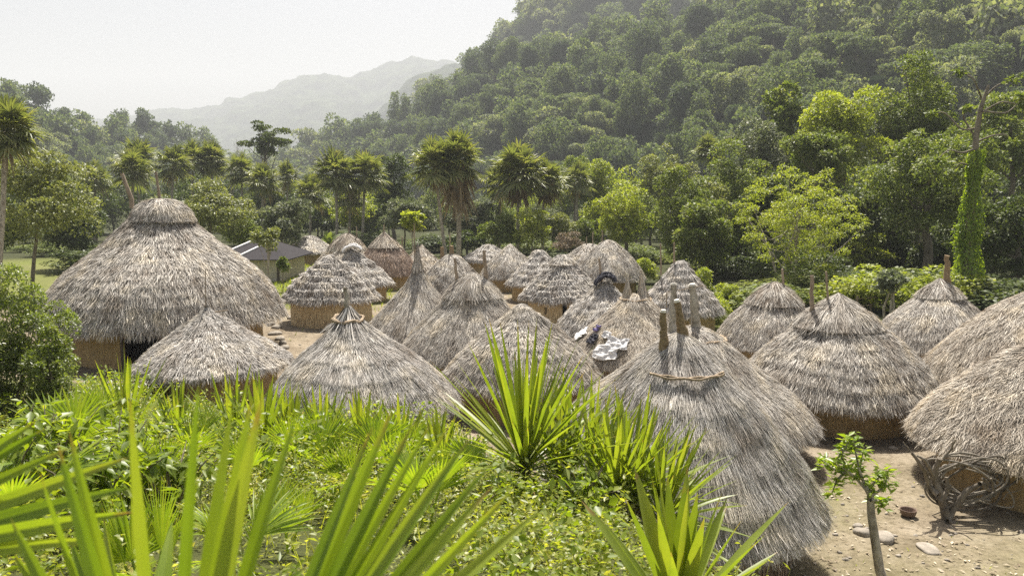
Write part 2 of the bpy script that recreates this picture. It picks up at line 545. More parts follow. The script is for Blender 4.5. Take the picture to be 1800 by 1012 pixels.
def make_ground():
    r = np.concatenate([[0.02], np.geomspace(0.5, 90, 240), np.geomspace(93, 3900, 70)])
    th = np.linspace(0, 2 * math.pi, 600, endpoint=False)
    X = np.sin(th)[:, None] * r[None]; Y = np.cos(th)[:, None] * r[None]
    P = np.stack([X, Y, ground_z(X, Y)], -1)
    mb = MB().grid(P, True)
    me = mb.mesh('ground', ground_mat())
    at_ = me.attributes.new('grass', 'FLOAT', 'POINT')
    at_.data.foreach_set('value', grass_mask(X, Y).astype(np.float32).ravel())
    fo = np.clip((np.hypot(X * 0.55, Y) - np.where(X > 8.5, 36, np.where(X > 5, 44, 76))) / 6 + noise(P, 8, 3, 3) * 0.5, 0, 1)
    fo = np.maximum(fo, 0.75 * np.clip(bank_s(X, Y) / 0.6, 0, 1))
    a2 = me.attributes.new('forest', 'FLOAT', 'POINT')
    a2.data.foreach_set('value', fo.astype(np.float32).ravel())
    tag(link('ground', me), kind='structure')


make_ground()


def lerp_tab(tab, px, k):
    t = np.array(tab, float)
    return np.interp(px, t[:, 0], t[:, k])


class Slope:
    """A hill given by its crest (photo column, photo row, distance) and its foot distance."""

    def __init__(self, crest, foot, power, rough, seed, fall=0.35):
        self.c, self.f, self.p, self.rough, self.seed, self.fall = crest, foot, power, rough, seed, fall

    def crest_d(self, px):
        return lerp_tab(self.c, px, 2)

    def foot_d(self, px):
        return lerp_tab(self.f, px, 1)

    def xyz(self, px, d):
        px = np.asarray(px, float); d = np.asarray(d, float)
        cd_, fd = self.crest_d(px), self.foot_d(px)
        zc = CAMH + ray(px, lerp_tab(self.c, px, 1))[1] * cd_
        s = (d - fd) / (cd_ - fd)
        z = np.where(s <= 1, zc * np.clip(s, 0, 1) ** self.p, zc - self.fall * (d - cd_))
        x = (px - 900) / FPX / (cp) * d
        n = noise(np.stack([x, d, 0 * x], -1), self.rough * 6, 4, self.seed)
        z = z + n * self.rough * np.clip(s * 3, 0, 1)
        return np.stack([x, d, np.where(s < -0.02, -3.0, z)], -1)

    def grid(self, p0, p1, nu, nv, back=1.35):
        px = np.linspace(p0, p1, nu)[:, None] + np.zeros((1, nv))
        s = np.linspace(-0.03, back, nv)[None]
        d = self.foot_d(px) + s * (self.crest_d(px) - self.foot_d(px))
        return self.xyz(px, d)


HILL = Slope([(380, 330, 560), (480, 300, 540), (560, 282, 520), (600, 265, 500), (700, 222, 470), (800, 165, 440), (850, 140, 425), (900, 128, 410), (1060, 105, 395), (1200, 55, 385), (1320, -10, 380), (1500, -110, 380), (1800, -230, 380), (2500, -400, 390), (3600, -440, 400)],
             [(380, 500), (560, 430), (800, 280), (1060, 200), (1300, 160), (1800, 140), (3600, 140)], 1.0, 7, 3, 0.5)
RIDGE = Slope([(640, 300, 720), (760, 160, 710), (830, 130, 700), (858, 104, 690), (886, 62, 680), (925, 14, 670), (1000, -60, 660), (1200, -150, 650), (1500, -210, 640), (2200, -240, 640)],
              [(640, 600), (830, 470), (1000, 440), (2200, 430)], 1.0, 8, 9, 0.4)
LEFTHILL = Slope([(-1600, 60, 330), (-500, 70, 330), (-200, 130, 345), (0, 180, 360), (60, 180, 362), (95, 188, 365), (125, 212, 370), (150, 236, 385), (230, 235, 430), (300, 252, 450), (370, 268, 470), (450, 310, 480), (520, 344, 500)],
                 [(-1600, 170), (0, 210), (230, 300), (370, 390), (520, 470)], 0.9, 5, 21, 0.3)
M1 = Slope([(-1600, 130, 3100), (-600, 150, 3100), (0, 226, 3100), (150, 214, 3100), (200, 208, 3100), (300, 197, 3100), (400, 193, 3100), (416, 174, 3100), (520, 141, 3100), (600, 132, 3100), (660, 127, 3100), (740, 106, 3100), (790, 106, 3100), (840, 112, 3100), (950, 108, 3100), (1400, 100, 3100), (2700, 110, 3100)],
           [(-1600, 2300), (0, 2100), (600, 1900), (1200, 2000), (2700, 2200)], 0.85, 22, 33, 0.2)
M2 = Slope([(300, 340, 2050), (440, 314, 2030), (520, 272, 2000), (620, 226, 1960), (690, 176, 1930), (740, 132, 1910), (790, 112, 1900), (850, 106, 1900), (1400, 90, 1900), (2000, 90, 1900)],
           [(300, 1600), (600, 1400), (900, 1200), (2000, 1200)], 0.9, 16, 40, 0.3)
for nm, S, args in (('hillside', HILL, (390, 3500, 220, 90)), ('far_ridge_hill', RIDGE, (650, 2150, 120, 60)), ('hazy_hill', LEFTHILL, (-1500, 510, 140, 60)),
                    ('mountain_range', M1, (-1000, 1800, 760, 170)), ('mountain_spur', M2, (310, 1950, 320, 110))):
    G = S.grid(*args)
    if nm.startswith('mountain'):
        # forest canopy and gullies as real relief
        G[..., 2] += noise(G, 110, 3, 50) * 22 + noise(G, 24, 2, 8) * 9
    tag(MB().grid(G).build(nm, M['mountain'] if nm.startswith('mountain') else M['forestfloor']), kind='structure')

# the humid valley air: one closed box round the camera and everything in the scene
HAZE_DENSITY = 0.00036


def make_haze():
    x0, x1, y0, y1, z0, z1 = -7500, 8000, -4100, 4300, -16, 640
    V = [(x, y, z) for x in (x0, x1) for y in (y0, y1) for z in (z0, z1)]
    F = [(0, 1, 3, 2), (4, 6, 7, 5), (0, 4, 5, 1), (2, 3, 7, 6), (0, 2, 6, 4), (1, 5, 7, 3)]
    m = bpy.data.materials.new('humid_air'); m.use_nodes = True
    n = m.node_tree.nodes; n.clear()
    o = n.new('ShaderNodeOutputMaterial'); v = n.new('ShaderNodeVolumePrincipled')
    v.inputs['Density'].default_value = HAZE_DENSITY
    v.inputs['Color'].default_value = (0.835, 0.875, 0.905, 1)
    v.inputs['Anisotropy'].default_value = 0.1
    m.node_tree.links.new(v.outputs[0], o.inputs['Volume'])
    h = MB().add(V, F).build('haze', m, smooth=False)
    tag(h, kind='stuff')


make_haze()

# ------------------------------------------------------------------ the thatched huts
PROF = {
    'bell': [(0, 1), (0.05, 0.965), (0.16, 0.86), (0.34, 0.69), (0.55, 0.53), (0.75, 0.345), (0.93, 0.11), (1, -0.02)],
    'near': [(0, 1), (0.10, 0.955), (0.27, 0.815), (0.51, 0.61), (0.78, 0.305), (0.935, 0.12), (1, -0.01)],
    'cone': [(0, 1), (0.05, 0.95), (0.14, 0.83), (0.40, 0.58), (0.68, 0.33), (0.88, 0.12), (0.97, 0.02), (1, -0.03)],
    'witch': [(0, 1), (0.035, 0.93), (0.10, 0.80), (0.24, 0.63), (0.48, 0.42), (0.75, 0.20), (0.93, 0.05), (1, -0.02)],
    'dome': [(0, 1), (0.10, 0.985), (0.20, 0.90), (0.32, 0.74), (0.52, 0.52), (0.76, 0.28), (0.92, 0.09), (1, -0.03)],
    'temple': [(0, 0.97), (0.10, 0.94), (0.17, 0.885), (0.235, 0.825), (0.31, 0.735), (0.45, 0.605), (0.62, 0.48), (0.80, 0.33), (0.93, 0.15), (1, -0.01)],
    'round': [(0, 1), (0.10, 0.98), (0.24, 0.90), (0.48, 0.68), (0.72, 0.42), (0.90, 0.16), (0.98, 0.02), (1, -0.05)],
}


class Roof:
    """Surface of a conical thatch: t runs 0 (top) to 1 (eave), th round the hut."""

    def __init__(self, R, H, prof, seed, tiers=0, step=0.05, lump=0.03, off=(0, 0), squash=0.0):
        self.R, self.H, self.seed, self.tiers, self.step, self.lump, self.off, self.squash = R, H, seed, tiers, step, lump, off, squash
        p = np.array(PROF[prof]) if isinstance(prof, str) else np.array(prof)
        q = np.linspace(0, 1, 60)
        cum = np.concatenate([[0], np.cumsum(np.hypot(np.diff(p[:, 0]) * R, np.diff(p[:, 1]) * H))])
        self.len = cum[-1]
        cum /= cum[-1]
        # smooth the control polygon
        r_, z_ = np.interp(q, cum, p[:, 0]), np.interp(q, cum, p[:, 1])
        for _ in range(3):
            r_[1:-1] = (r_[:-2] + 2 * r_[1:-1] + r_[2:]) / 4
            z_[1:-1] = (z_[:-2] + 2 * z_[1:-1] + z_[2:]) / 4
        self.q, self.r_, self.z_ = q, r_, z_

    def tier_u(self, t, th):
        k = noise(np.stack([np.cos(th) * 2, np.sin(th) * 2, 0 * th + self.seed], -1), 0.9, 3, self.seed % 40) * 0.3
        return t * self.tiers + k

    def pos(self, t, th, lift=0.0, base=False):
        tt = np.clip(t, 0, 1)
        r = np.interp(tt, self.q, self.r_) * self.R
        z = np.interp(tt, self.q, self.z_) * self.H
        ext = np.maximum(t - 1, 0) * self.len
        r = r + ext * 0.45
        z = z - ext * 0.9
        c, s = np.cos(th), np.sin(th)
        p3 = np.stack([c * 1.7, s * 1.7, t * 2.2 + self.seed * 1.3], -1)
        fade = np.clip(tt * 4, 0, 1)
        b = noise(p3, 0.55, 4, self.seed % 30) * self.lump * 1.3 * fade
        b2 = noise(p3, 2.0, 2, self.seed % 17) * 0.045 * self.R * fade
        if self.tiers:
            u = self.tier_u(tt, th)
            fr = u - np.floor(u)
            b = b + self.step * (fr - 0.4) * fade
        # push along the approximate outward normal
        n_r, n_z = 0.68, 0.73
        q = b + lift
        r = r + q * n_r + b2
        z = z + q * n_z
        sh = (1 - tt)
        return np.stack([r * c * (1 + self.squash) + self.off[0] * sh, r * s * (1 - self.squash) + self.off[1] * sh, z], -1)

    def base(self, mb, nu=72, nv=46, t1=1.0, inner=0.10):
        th = np.linspace(0, 2 * math.pi, nu, endpoint=False)[:, None] + np.zeros((1, nv))
        t = np.linspace(0.0, t1, nv)[None] + np.zeros((nu, 1))
        P = self.pos(t, th, -0.02)
        mb.grid(P, True)
        Q = self.pos(t, th, -inner - 0.02)
        mb.grid(Q[:, ::-1], True)
        mb.grid(np.stack([P[:, -1], Q[:, -1]], 1), True)

    def straws(self, mb, n, r, L=(0.22, 0.5), W=(0.012, 0.026), t0=0.0, t1=1.0, lift=(0.02, 0.075), wild=0.10, eave=True, eave_n=None, eave_len=(0.12, 0.34)):
        K = 7                                             # straws lie in small tufts of K
        m = n // K
        t = r.uniform(t0, t1, m * 2)
        rr = np.interp(np.clip(t, 0, 1), self.q, self.r_) + 0.10
        t = t[r.uniform(0, 1, m * 2) < rr / 1.1][:m]
        m = len(t)
        n = m * K
        th = r.uniform(0, 2 * math.pi, m)
        Rl = np.maximum(0.2, np.interp(t, self.q, self.r_) * self.R)
        swing = np.repeat(r.normal(0, wild * 0.9, m), K)
        tl = np.repeat(r.uniform(0, 1, m) ** 2.0 * (lift[1] - lift[0]) * 0.9, K)
        th = np.repeat(th, K) + r.normal(0, W[1] * 2.2, n) / np.repeat(Rl, K)
        t = np.clip(np.repeat(t, K) + r.normal(0, L[0] * 0.22, n) / self.len, t0, t1)
        ln = r.uniform(L[0], L[1], n)
        dt = ln / self.len
        if self.tiers:                                    # tips gather at the tier edges
            u = self.tier_u(t, th)
            e = (np.floor(u) + 1 - u) / self.tiers
            pull = r.uniform(0, 1, n) < 0.45
            t = np.where(pull, t + e - dt * r.uniform(0.75, 1.05, n), t)
        t = np.clip(t, t0, t1)
        a = self.pos(t, th, 0.004)
        tip_t = np.minimum(t + dt, t1 + 0.06)
        tip_th = th + (swing + r.normal(0, wild * 0.7, n)) * ln / np.maximum(0.25, np.interp(t, self.q, self.r_) * self.R)
        lf = r.uniform(0, 1, n) ** 1.8 * (lift[1] - lift[0]) + lift[0]
        c = self.pos(tip_t, tip_th, 0.0) + 0
        up = np.stack([np.cos(th) * 0.6, np.sin(th) * 0.6, np.full(n, 0.8)], -1)
        c = c + up * (lf * 0.6 + tl)[:, None]
        V, F = self._ribbon(a, c, up, r.uniform(W[0], W[1], n), r)
        mb.add(V, F)
        if eave:
            m = eave_n or n // 9
            th = r.uniform(0, 2 * math.pi, m)
            t = r.uniform(t1 - 0.10, t1, m)
            a = self.pos(t, th, r.uniform(-0.08, 0.02, m))
            ln = r.uniform(eave_len[0], eave_len[1], m)
            out = np.stack([np.cos(th), np.sin(th), 0 * th], -1)
            dirn = out * r.uniform(0.25, 0.8, m)[:, None] + np.array([0, 0, -1.0]) * r.uniform(0.5, 1.1, m)[:, None] + r.normal(0, 0.12, (m, 3))
            c = a + nrm(dirn) * ln[:, None]
            V, F = self._ribbon(a, c, out, r.uniform(W[0], W[1], m), r)
            mb.add(V, F)

    @staticmethod
    def _ribbon(a, c, up, w, r):
        n = len(a)
        D = nrm(c - a)
        S = nrm(np.cross(D, up))
        N = np.cross(S, D)
        roll = r.uniform(-0.9, 0.9, n)[:, None]
        S = S * np.cos(roll) + N * np.sin(roll)
        w = w[:, None] * 0.5
        V = np.stack([a - S * w, a + S * w, c + S * w * 0.35, c - S * w * 0.35], 1).reshape(-1, 3)
        F = np.arange(n)[:, None] * 4 + np.array([[0, 1, 2, 3]])
        return V, F


def wall_mesh(Rw, h, seed, gaps=(), z0=-0.3, nu=96):
    """Round wall with thickness; gaps = (angle, half angle, z from, z to) are real openings."""
    zs = sorted(set(np.round(np.concatenate([np.linspace(z0, h, 9)] + [[g[2], g[3]] for g in gaps]), 4)))
    zs = [z for z in zs if z0 <= z <= h]
    th = np.linspace(0, 2 * math.pi, nu, endpoint=False)
    mb = MB()
    T, Z = np.meshgrid(th, np.array(zs), indexing='ij')
    nn = noise(np.stack([np.cos(T) * 2, np.sin(T) * 2, Z], -1), 0.6, 3, seed % 30) * 0.035
    r = Rw + nn - 0.03 * np.clip(Z, 0, 2)
    out = np.stack([np.cos(T) * r, np.sin(T) * r, Z], -1)
    inn = np.stack([np.cos(T) * (Rw - 0.13), np.sin(T) * (Rw - 0.13), Z], -1)
    idx = np.arange(nu * len(zs)).reshape(nu, len(zs))
    keep = np.ones((nu, len(zs) - 1), bool)
    for a, ha, g0, g1 in gaps:
        d = np.abs((th + math.pi / nu - a + math.pi) % (2 * math.pi) - math.pi)
        zc = (np.array(zs)[:-1] + np.array(zs)[1:]) / 2
        keep &= ~((d[:, None] < ha) & (zc[None] > g0) & (zc[None] < g1))
    I = np.vstack([idx, idx[:1]])
    F = np.stack([I[:-1, :-1], I[1:, :-1], I[1:, 1:], I[:-1, 1:]], -1)[keep]
    off = nu * len(zs)
    V = np.concatenate([out.reshape(-1, 3), inn.reshape(-1, 3)])
    faces = [F, F[:, ::-1] + off]
    rim = []
    for i in range(nu):
        for j in range(len(zs) - 1):
            if keep[i, j]:
                continue
            i1 = (i + 1) % nu
            if keep[i - 1, j]:
                rim.append([idx[i, j], idx[i, j + 1], idx[i, j + 1] + off, idx[i, j] + off])
            if keep[i1, j]:
                rim.append([idx[i1, j], idx[i1, j + 1], idx[i1, j + 1] + off, idx[i1, j] + off])
    if rim:
        faces.append(np.array(rim))
    mb.add(V, np.concatenate(faces))
    return mb


HUTS = {}


def hut(key, label, px, d, wpx, top_py, eave, prof='bell', mat='thatch', wallmat='mud', tiers=0, step=0.05, lump=0.03, n=9000,
        apex=(0, 0), L=(0.22, 0.5), W=(0.012, 0.026), lift=(0.02, 0.075), wild=0.1, gaps=(), wfrac=0.80, seed=1, cap=None, squash=0.0, wallh=None, neat=False):
    a, _ = ray(px, 506)
    R = wpx / 2 / FPX * d
    x, y = a * d, d
    zt = at(px, top_py, d)[2]
    zg = gz(x, y) if bank_s(np.array([x]), np.array([y]))[0] < 0 else 0.0
    t = thing('thatched_hut', (x, y, zg), label, 'hut', 'thatched huts of the village')
    r = rng(seed * 7 + 1)
    roof = Roof(R, zt - eave - zg, prof, seed, tiers, step, lump, apex, squash)
    n = int(n * 2.7)
    W = (W[0] * 0.56, W[1] * 0.58)
    L = (L[0] * 0.58, L[1] * 0.58)
    lift = (lift[0] * 0.8, lift[1] * 0.78)
    step = step * 0.75
    if neat:
        L = (L[0] * 1.3, L[1] * 1.35)
        wild = 0.09
    else:
        wild = wild * 1.2 + 0.04
    lump = lump * 1.35
    if not tiers:
        tiers, step = max(4, int(R * 3.2)), 0.022
    mb = MB()
    roof.base(mb)
    ro = mb.build('thatch_base', M['under'])
    st = MB()
    roof.straws(st, n, r, L, W, 0.0, 1.0, lift, wild)
    rf = st.build('thatch_roof', M[mat], t, smooth=False)
    rf.location = (0, 0, eave)
    ro.parent = rf
    wall = wall_mesh(R * wfrac, eave + 0.14 * R if wallh is None else wallh, seed, gaps).build('wall', M[wallmat], t)
    if cap:
        cp_ = dict(w=0.30, h=0.30, drop=1.0, n=1600, mat=mat, tip=0.03, L=(0.3, 0.6), lift=(0.03, 0.09))
        cp_.update(cap)
        cr = Roof(R * cp_['w'], (zt - eave - zg) * cp_['h'], cp_.get('prof', 'dome'), seed + 50, 0, 0, 0.03)
        cb = MB()
        cr.base(cb, 40, 20)
        cs = MB()
        cr.straws(cs, cp_['n'], r, cp_['L'], W, 0, 1, cp_['lift'], 0.12, True, cp_['n'] // 3, cp_.get('el', (0.15, 0.4)))
        co = cs.build('thatch_cap', M[cp_['mat']], t, smooth=False)
        zc = zt - zg - (zt - eave - zg) * cp_['h'] + cp_['tip']
        co.location = (apex[0] + cp_.get('dx', 0), apex[1], zc)
        cbo = cb.build('cap_base', M['under'], co)
    HUTS[key] = dict(t=t, R=R, roof=roof, eave=eave, x=x, y=y, zg=zg, top=zt - zg, r=r, W=W, mat=mat, apex=apex)
    return HUTS[key]


def pole(h, px, py0, py1, px1=None, rad=0.035, mat='wood', name='roof_pole', dd=0.0, cutend=False, wob=0.02, flare=0.0):
    """Pole from photo row py0 (foot, on the roof) to py1 (tip), at the hut's own distance."""
    d = h['y'] + dd
    a = at(px, py0, d); b = at(px if px1 is None else px1, py1, d)
    o = np.array([h['x'], h['y'], h['zg']])
    a, b = a - o, b - o
    k = 9
    s = np.linspace(0, 1, k)[:, None]
    pts = a + (b - a) * s
    r = rng(int(px * 3 + py1))
    pts[1:-1] += r.normal(0, wob * rad * 4, (k - 2, 3))
    foot = a - np.array([0, 0, 0.35])
    pts = np.concatenate([[foot], pts])
    rads = rad * (1 + r.normal(0, 0.07, k + 1)) * np.linspace(1.12, 0.9, k + 1)
    if flare:
        rads = rads + flare * np.linspace(1, 0, k + 1) ** 3
    mb = MB().tube(pts, rads, 10)
    p = mb.build(name, M[mat], h['t'])
    if cutend:
        e = MB().tube([pts[-1] - (pts[-1] - pts[-2]) * 0.05, pts[-1] + nrm((pts[-1] - pts[-2])[None])[0] * 0.035], [rads[-1] * 1.03, rads[-1] * 0.8], 10)
        e.build('cut_end', M['cutwood'], p)
    return p


def straw_horn(h, px, py0, py1, w0=0.16, n=260, name='straw_horn', mat=None, px1=None, dd=0.0, bend=0.0):
    """A bundle of thatch tied up into a point."""
    d = h['y'] + dd
    o = np.array([h['x'], h['y'], h['zg']])
    a = at(px, py0, d) - o; b = at(px if px1 is None else px1, py1, d) - o
    r = rng(int(px + py0))
    th = r.uniform(0, 2 * math.pi, n)
    s0 = r.uniform(-0.12, 0.6, n)
    s1 = np.minimum(s0 + r.uniform(0.25, 0.6, n), 1.02)

    def q(s):
        rad = w0 * np.clip(1 - s, 0, 1.2) ** 1.3 + 0.018
        return a + (b - a) * s[:, None] + np.stack([np.cos(th) * rad, np.sin(th) * rad, 0 * th], -1)
    up = np.stack([np.cos(th), np.sin(th), 0.4 + 0 * th], -1)
    V, F = Roof._ribbon(q(s0), q(s1), up, r.uniform(0.014, 0.03, n), r)
    mb = MB().add(V, F)
    s = np.linspace(-0.1, 0.97, 9)
    mb.tube(a + (b - a) * s[:, None], w0 * 0.8 * np.clip(1 - s, 0, 1.2) ** 1.3 + 0.012, 9)
    return mb.build(name, M[mat or h['mat']], h['t'], smooth=False)


def ring_rope(h, z, rad, name='vine_ring', thick=0.022, a0=0.0, a1=2 * math.pi, tilt=0.0, cx=0.0, cyy=0.0, strands=3):
    """Twisted vine binding laid round the upper thatch."""
    mb = MB()
    r = rng(int(z * 100 + rad * 1000))
    th = np.linspace(a0, a1, 60)
    for k in range(strands):
        ph = k * 2 * math.pi / strands
        wv = th * 14 * rad / 0.5
        rr = rad + np.cos(wv + ph) * thick * 0.8 + 0.025 * np.sin(th * 3 + k)
        zz = z + np.sin(wv + ph) * thick * 0.8 + tilt * np.sin(th) + 0.02 * np.sin(th * 5 + 1)
        P = np.stack([cx + np.cos(th) * rr, cyy + np.sin(th) * rr, zz], -1)
        mb.tube(P, thick * (0.8 + 0.1 * k), 6)
    return mb.build(name, M['rope'], h['t'])


def roof_radius(h, z):
    """Roof radius at height z above the hut's ground."""
    ro = h['roof']
    zz = ro.z_ * ro.H + h['eave']
    return float(np.interp(-z, -zz, ro.r_ * ro.R))


# --- the big round house and the huts, near to far
H = hut('temple', 'largest round house with broad thatched roof, domed cap and mud wall, beside the leafy bush', 291, 31, 408, 350, 1.45, 'temple', 'thatch', n=30000, seed=3, tiers=16, step=0.03,
        lump=0.05, L=(0.35, 0.75), W=(0.02, 0.042), lift=(0.02, 0.10), wild=0.14, wfrac=0.80, gaps=((-math.pi / 2 + 0.16, 0.155, -0.3, 1.52),),
        cap=dict(w=0.262, h=0.19, n=6500, L=(0.3, 0.7), prof=[(0, 1), (0.30, 0.955), (0.60, 0.80), (0.83, 0.50), (0.96, 0.2), (1, 0)], mat='thatch', el=(0.06, 0.2), lift=(0.02, 0.08), tip=0.02))
pole(H, 231, 350, 305, 214, 0.075, 'wood')
pole(H, 280, 346, 302, 274, 0.05, 'wood')


def door_posts(h, angles, frac, top, rad):
    rr = h['R'] * frac + 0.02
    for aa in angles:
        MB().tube([(math.cos(aa) * rr, math.sin(aa) * rr, -0.2), (math.cos(aa) * rr, math.sin(aa) * rr, top)], rad, 8).build('door_post', M['dark_pole'], h['t'])


door_posts(H, (-math.pi / 2 - 0.01, -math.pi / 2 + 0.33), 0.80, 1.5, 0.06)

H = hut('witch', 'low hut with pinched pointed grey roof, right in front of the largest round house', 372, 24, 268, 541, 0.98, 'cone', 'thatch_grey', n=16000, seed=5, tiers=13, step=0.06,
        lump=0.045, apex=(-0.17, 0), L=(0.2, 0.42), W=(0.014, 0.028), cap=dict(w=0.17, h=0.34, n=1500, tip=0.16, prof='witch', L=(0.2, 0.4), el=(0.05, 0.15)))
pole(H, 361, 520, 474, 361.5, 0.014, 'wood')
pole(H, 374, 549, 545, 401, 0.02, 'wood', 'thatch_pin', wob=0.01)

H = hut('front', 'hut with tall grey-green post and tied crown of leaves, behind the row of low yuccas', 634, 19.3, 336, 548, 0.98, 'bell', 'thatch_grey', n=26000, seed=8, lump=0.035, apex=(-0.30, 0), squash=0.0,
        L=(0.22, 0.5), W=(0.010, 0.022), wild=0.14, tiers=6, step=0.015, neat=True)
pole(H, 613, 556, 505, 607, 0.062, 'palebark', 'crown_post', wob=0.05)
ring_rope(H, H['top'] - 0.16, 0.36, 'leaf_crown_ring', 0.028, 0, 6.283, 0.05, -0.33, 0, 4)
fr = rng(81)
k = 170
th = fr.uniform(0, 6.283, k)
a0 = np.stack([-0.31 + np.cos(th) * 0.05, np.sin(th) * 0.05, H['top'] + fr.uniform(-0.02, 0.16, k)], -1)
ln = fr.uniform(0.35, 1.15, k)
c0 = np.stack([-0.31 + np.cos(th) * ln * 0.72, np.sin(th) * ln * 0.72, H['top'] + 0.10 - ln * 0.64 + fr.uniform(-0.02, 0.05, k)], -1)
V, F = Roof._ribbon(a0, c0, np.stack([np.cos(th), np.sin(th), 1 + 0 * th], -1), fr.uniform(0.02, 0.045, k), fr)
MB().add(V, F).build('leaf_crown', M['thatch_grey'], H['t'], smooth=False)

H = hut('stitched', 'hut with plain pointed roof seamed down the front, right behind the tallest yucca rosette', 917, 22, 276, 533, 1.04, 'bell', 'thatch', n=20000, seed=11, tiers=10, step=0.045, lump=0.05, L=(0.22, 0.45), W=(0.013, 0.026))
sm = MB()
tt = np.linspace(0.02, 0.8, 14)
sm.tube(H['roof'].pos(tt, np.full(14, -math.pi / 2) + 0.02 * np.sin(tt * 20), 0.07), 0.016, 6)
sm.build('roof_seam_cord', M['dark_pole'], H['t'])

H = hut('twin_post', 'hut with two slim roof posts and combed brown ridge, between spire hut and seamed hut', 832, 26, 258, 482, 1.02, 'dome', 'thatch', n=20000, seed=14, lump=0.06, L=(0.3, 0.7), W=(0.013, 0.028), wild=0.16, apex=(0, 0),
        cap=dict(w=0.40, h=0.30, n=2600, mat='thatch', L=(0.4, 0.9), prof='round', tip=0.05, el=(0.15, 0.4)))
pole(H, 803, 492, 454, 799, 0.05, 'wood', wob=0.03)
pole(H, 854, 486, 440, 851, 0.06, 'wood', wob=0.03)

H = hut('spire', 'slender hut with the tallest spire of thatch round a long thin pole', 735, 30, 190, 457, 0.98, 'witch', 'thatch', n=14000, seed=17, lump=0.04, L=(0.3, 0.65), W=(0.014, 0.028), wild=0.08, neat=True)
straw_horn(H, 734, 475, 428, 0.22, 420)
pole(H, 729, 440, 393, 728, 0.022, 'wood', wob=0.04)

H = hut('cane', 'shaggy tiered hut with pale cane wall, beside the open dirt yard', 582, 38, 164, 447, 1.25, 'bell', 'thatch_grey', 'cane', n=11000, seed=20, tiers=7, step=0.13, lump=0.09, L=(0.25, 0.5), W=(0.03, 0.055), lift=(0.03, 0.13), wild=0.2, wfrac=0.86)
H = hut('wrapped', 'small hut with pale cloth tied round its neck, right behind the shaggy tiered hut', 632, 46, 118, 436, 1.05, 'bell', 'thatch_grey', n=6500, seed=23, tiers=4, step=0.1, lump=0.07, L=(0.3, 0.6), W=(0.03, 0.055), apex=(-0.45, 0), lift=(0.03, 0.12))
H = hut('bundle', 'hut with short bound cap of thatch, behind the hut with the pale cloth', 612, 58, 112, 410, 1.1, 'dome', 'thatch_tan', n=4200, seed=26, L=(0.35, 0.7), W=(0.035, 0.07), cap=dict(w=0.62, h=0.5, n=900, prof='round', L=(0.4, 0.8)))
pole(H, 613, 412, 399, 613, 0.04)
pole(H, 627, 412, 398, 627, 0.04)
H = hut('brown', 'reddish brown hut with spiky combed top, behind the tall pointed hut', 678, 52, 112, 408, 1.1, 'bell', 'thatch_brown', n=7500, seed=29, L=(0.4, 0.9), W=(0.03, 0.06), cap=dict(w=0.5, h=0.40, n=900, mat='thatch_tan', L=(0.6, 1.1), prof='cone', tip=0.1))
pole(H, 675, 412, 396, 675, 0.05)
H = hut('small_grey', 'plain grey hut nearest the low house with the dark metal roof', 547, 72, 96, 414, 1.1, 'dome', 'thatch', n=5000, seed=32, L=(0.4, 0.8), W=(0.04, 0.08))
H = hut('peek', 'pale tan hut half hidden behind the long thin spire pole', 742, 56, 86, 429, 1.0, 'cone', 'thatch_tan', n=4200, seed=35, L=(0.35, 0.7), W=(0.035, 0.065))
pole(H, 707, 440, 416, 707, 0.05)
H = hut('stub_posts', 'hut with two stubby thatched posts on its ridge and a thin pole between them', 795, 42, 128, 446, 1.05, 'round', 'thatch', n=7000, seed=38, L=(0.3, 0.6), W=(0.03, 0.05), lump=0.05)
pole(H, 777, 466, 434, 777, 0.10, 'wrap', 'thatched_post', flare=0.06)
pole(H, 796, 458, 432, 794, 0.10, 'wrap', 'thatched_post', flare=0.06)
pole(H, 791, 440, 411, 791, 0.03)
H = hut('blue_grey', 'dull grey hut farthest back, peeping out beside the pale combed hut', 858, 64, 92, 429, 1.0, 'dome', 'thatch_grey', n=4000, seed=41, tiers=4, step=0.08, L=(0.35, 0.7), W=(0.04, 0.07))
H = hut('pale_combed', 'pale hut with evenly combed rounded roof, between the dull grey hut and the dome-topped hut', 897, 51, 104, 428, 1.0, 'bell', 'thatch', n=7000, seed=44, L=(0.35, 0.7), W=(0.025, 0.05))
H = hut('dome_cap', 'hut with smooth shaded dome top, right beside the tiered hut with the slit window', 947, 46, 118, 439, 1.1, 'dome', 'thatch_grey', n=7000, seed=47, tiers=6, step=0.08, L=(0.25, 0.5), W=(0.03, 0.05), lump=0.05)
H = hut('slit_window', 'tiered grey hut with cane wall and dark slit window', 989, 38.6, 144, 448, 1.24, 'dome', 'thatch_grey', 'cane', n=10000, seed=50, tiers=9, step=0.085, lump=0.07, L=(0.25, 0.45), W=(0.028, 0.05), lift=(0.03, 0.11), wild=0.18, wfrac=0.86,
        gaps=((-math.pi / 2 + 0.02, 0.06, 0.35, 1.05), (-math.pi / 2 - 0.58, 0.04, 0.5, 0.85)), cap=dict(w=0.36, h=0.24, n=700, prof='dome', L=(0.2, 0.4), mat='thatch', el=(0.05, 0.15)))
H = hut('fan_top', 'hut with fan-combed rounded cap, right behind the hut topped by black cloth', 1068, 50, 126, 422, 1.05, 'round', 'thatch', n=7000, seed=53, L=(0.4, 0.9), W=(0.03, 0.055), cap=dict(w=0.6, h=0.5, n=900, prof='round', L=(0.5, 1.0)))
H = hut('shadow_twin', 'hut half hidden behind the fan-combed hut, with three pole tips', 1036, 57, 110, 428, 1.0, 'round', 'thatch', n=3600, seed=56, L=(0.4, 0.8), W=(0.035, 0.06))
for q in ((1031, 436, 416), (1042, 434, 408), (1059, 430, 405)):
    pole(H, q[0], q[1], q[2], q[0], 0.045)
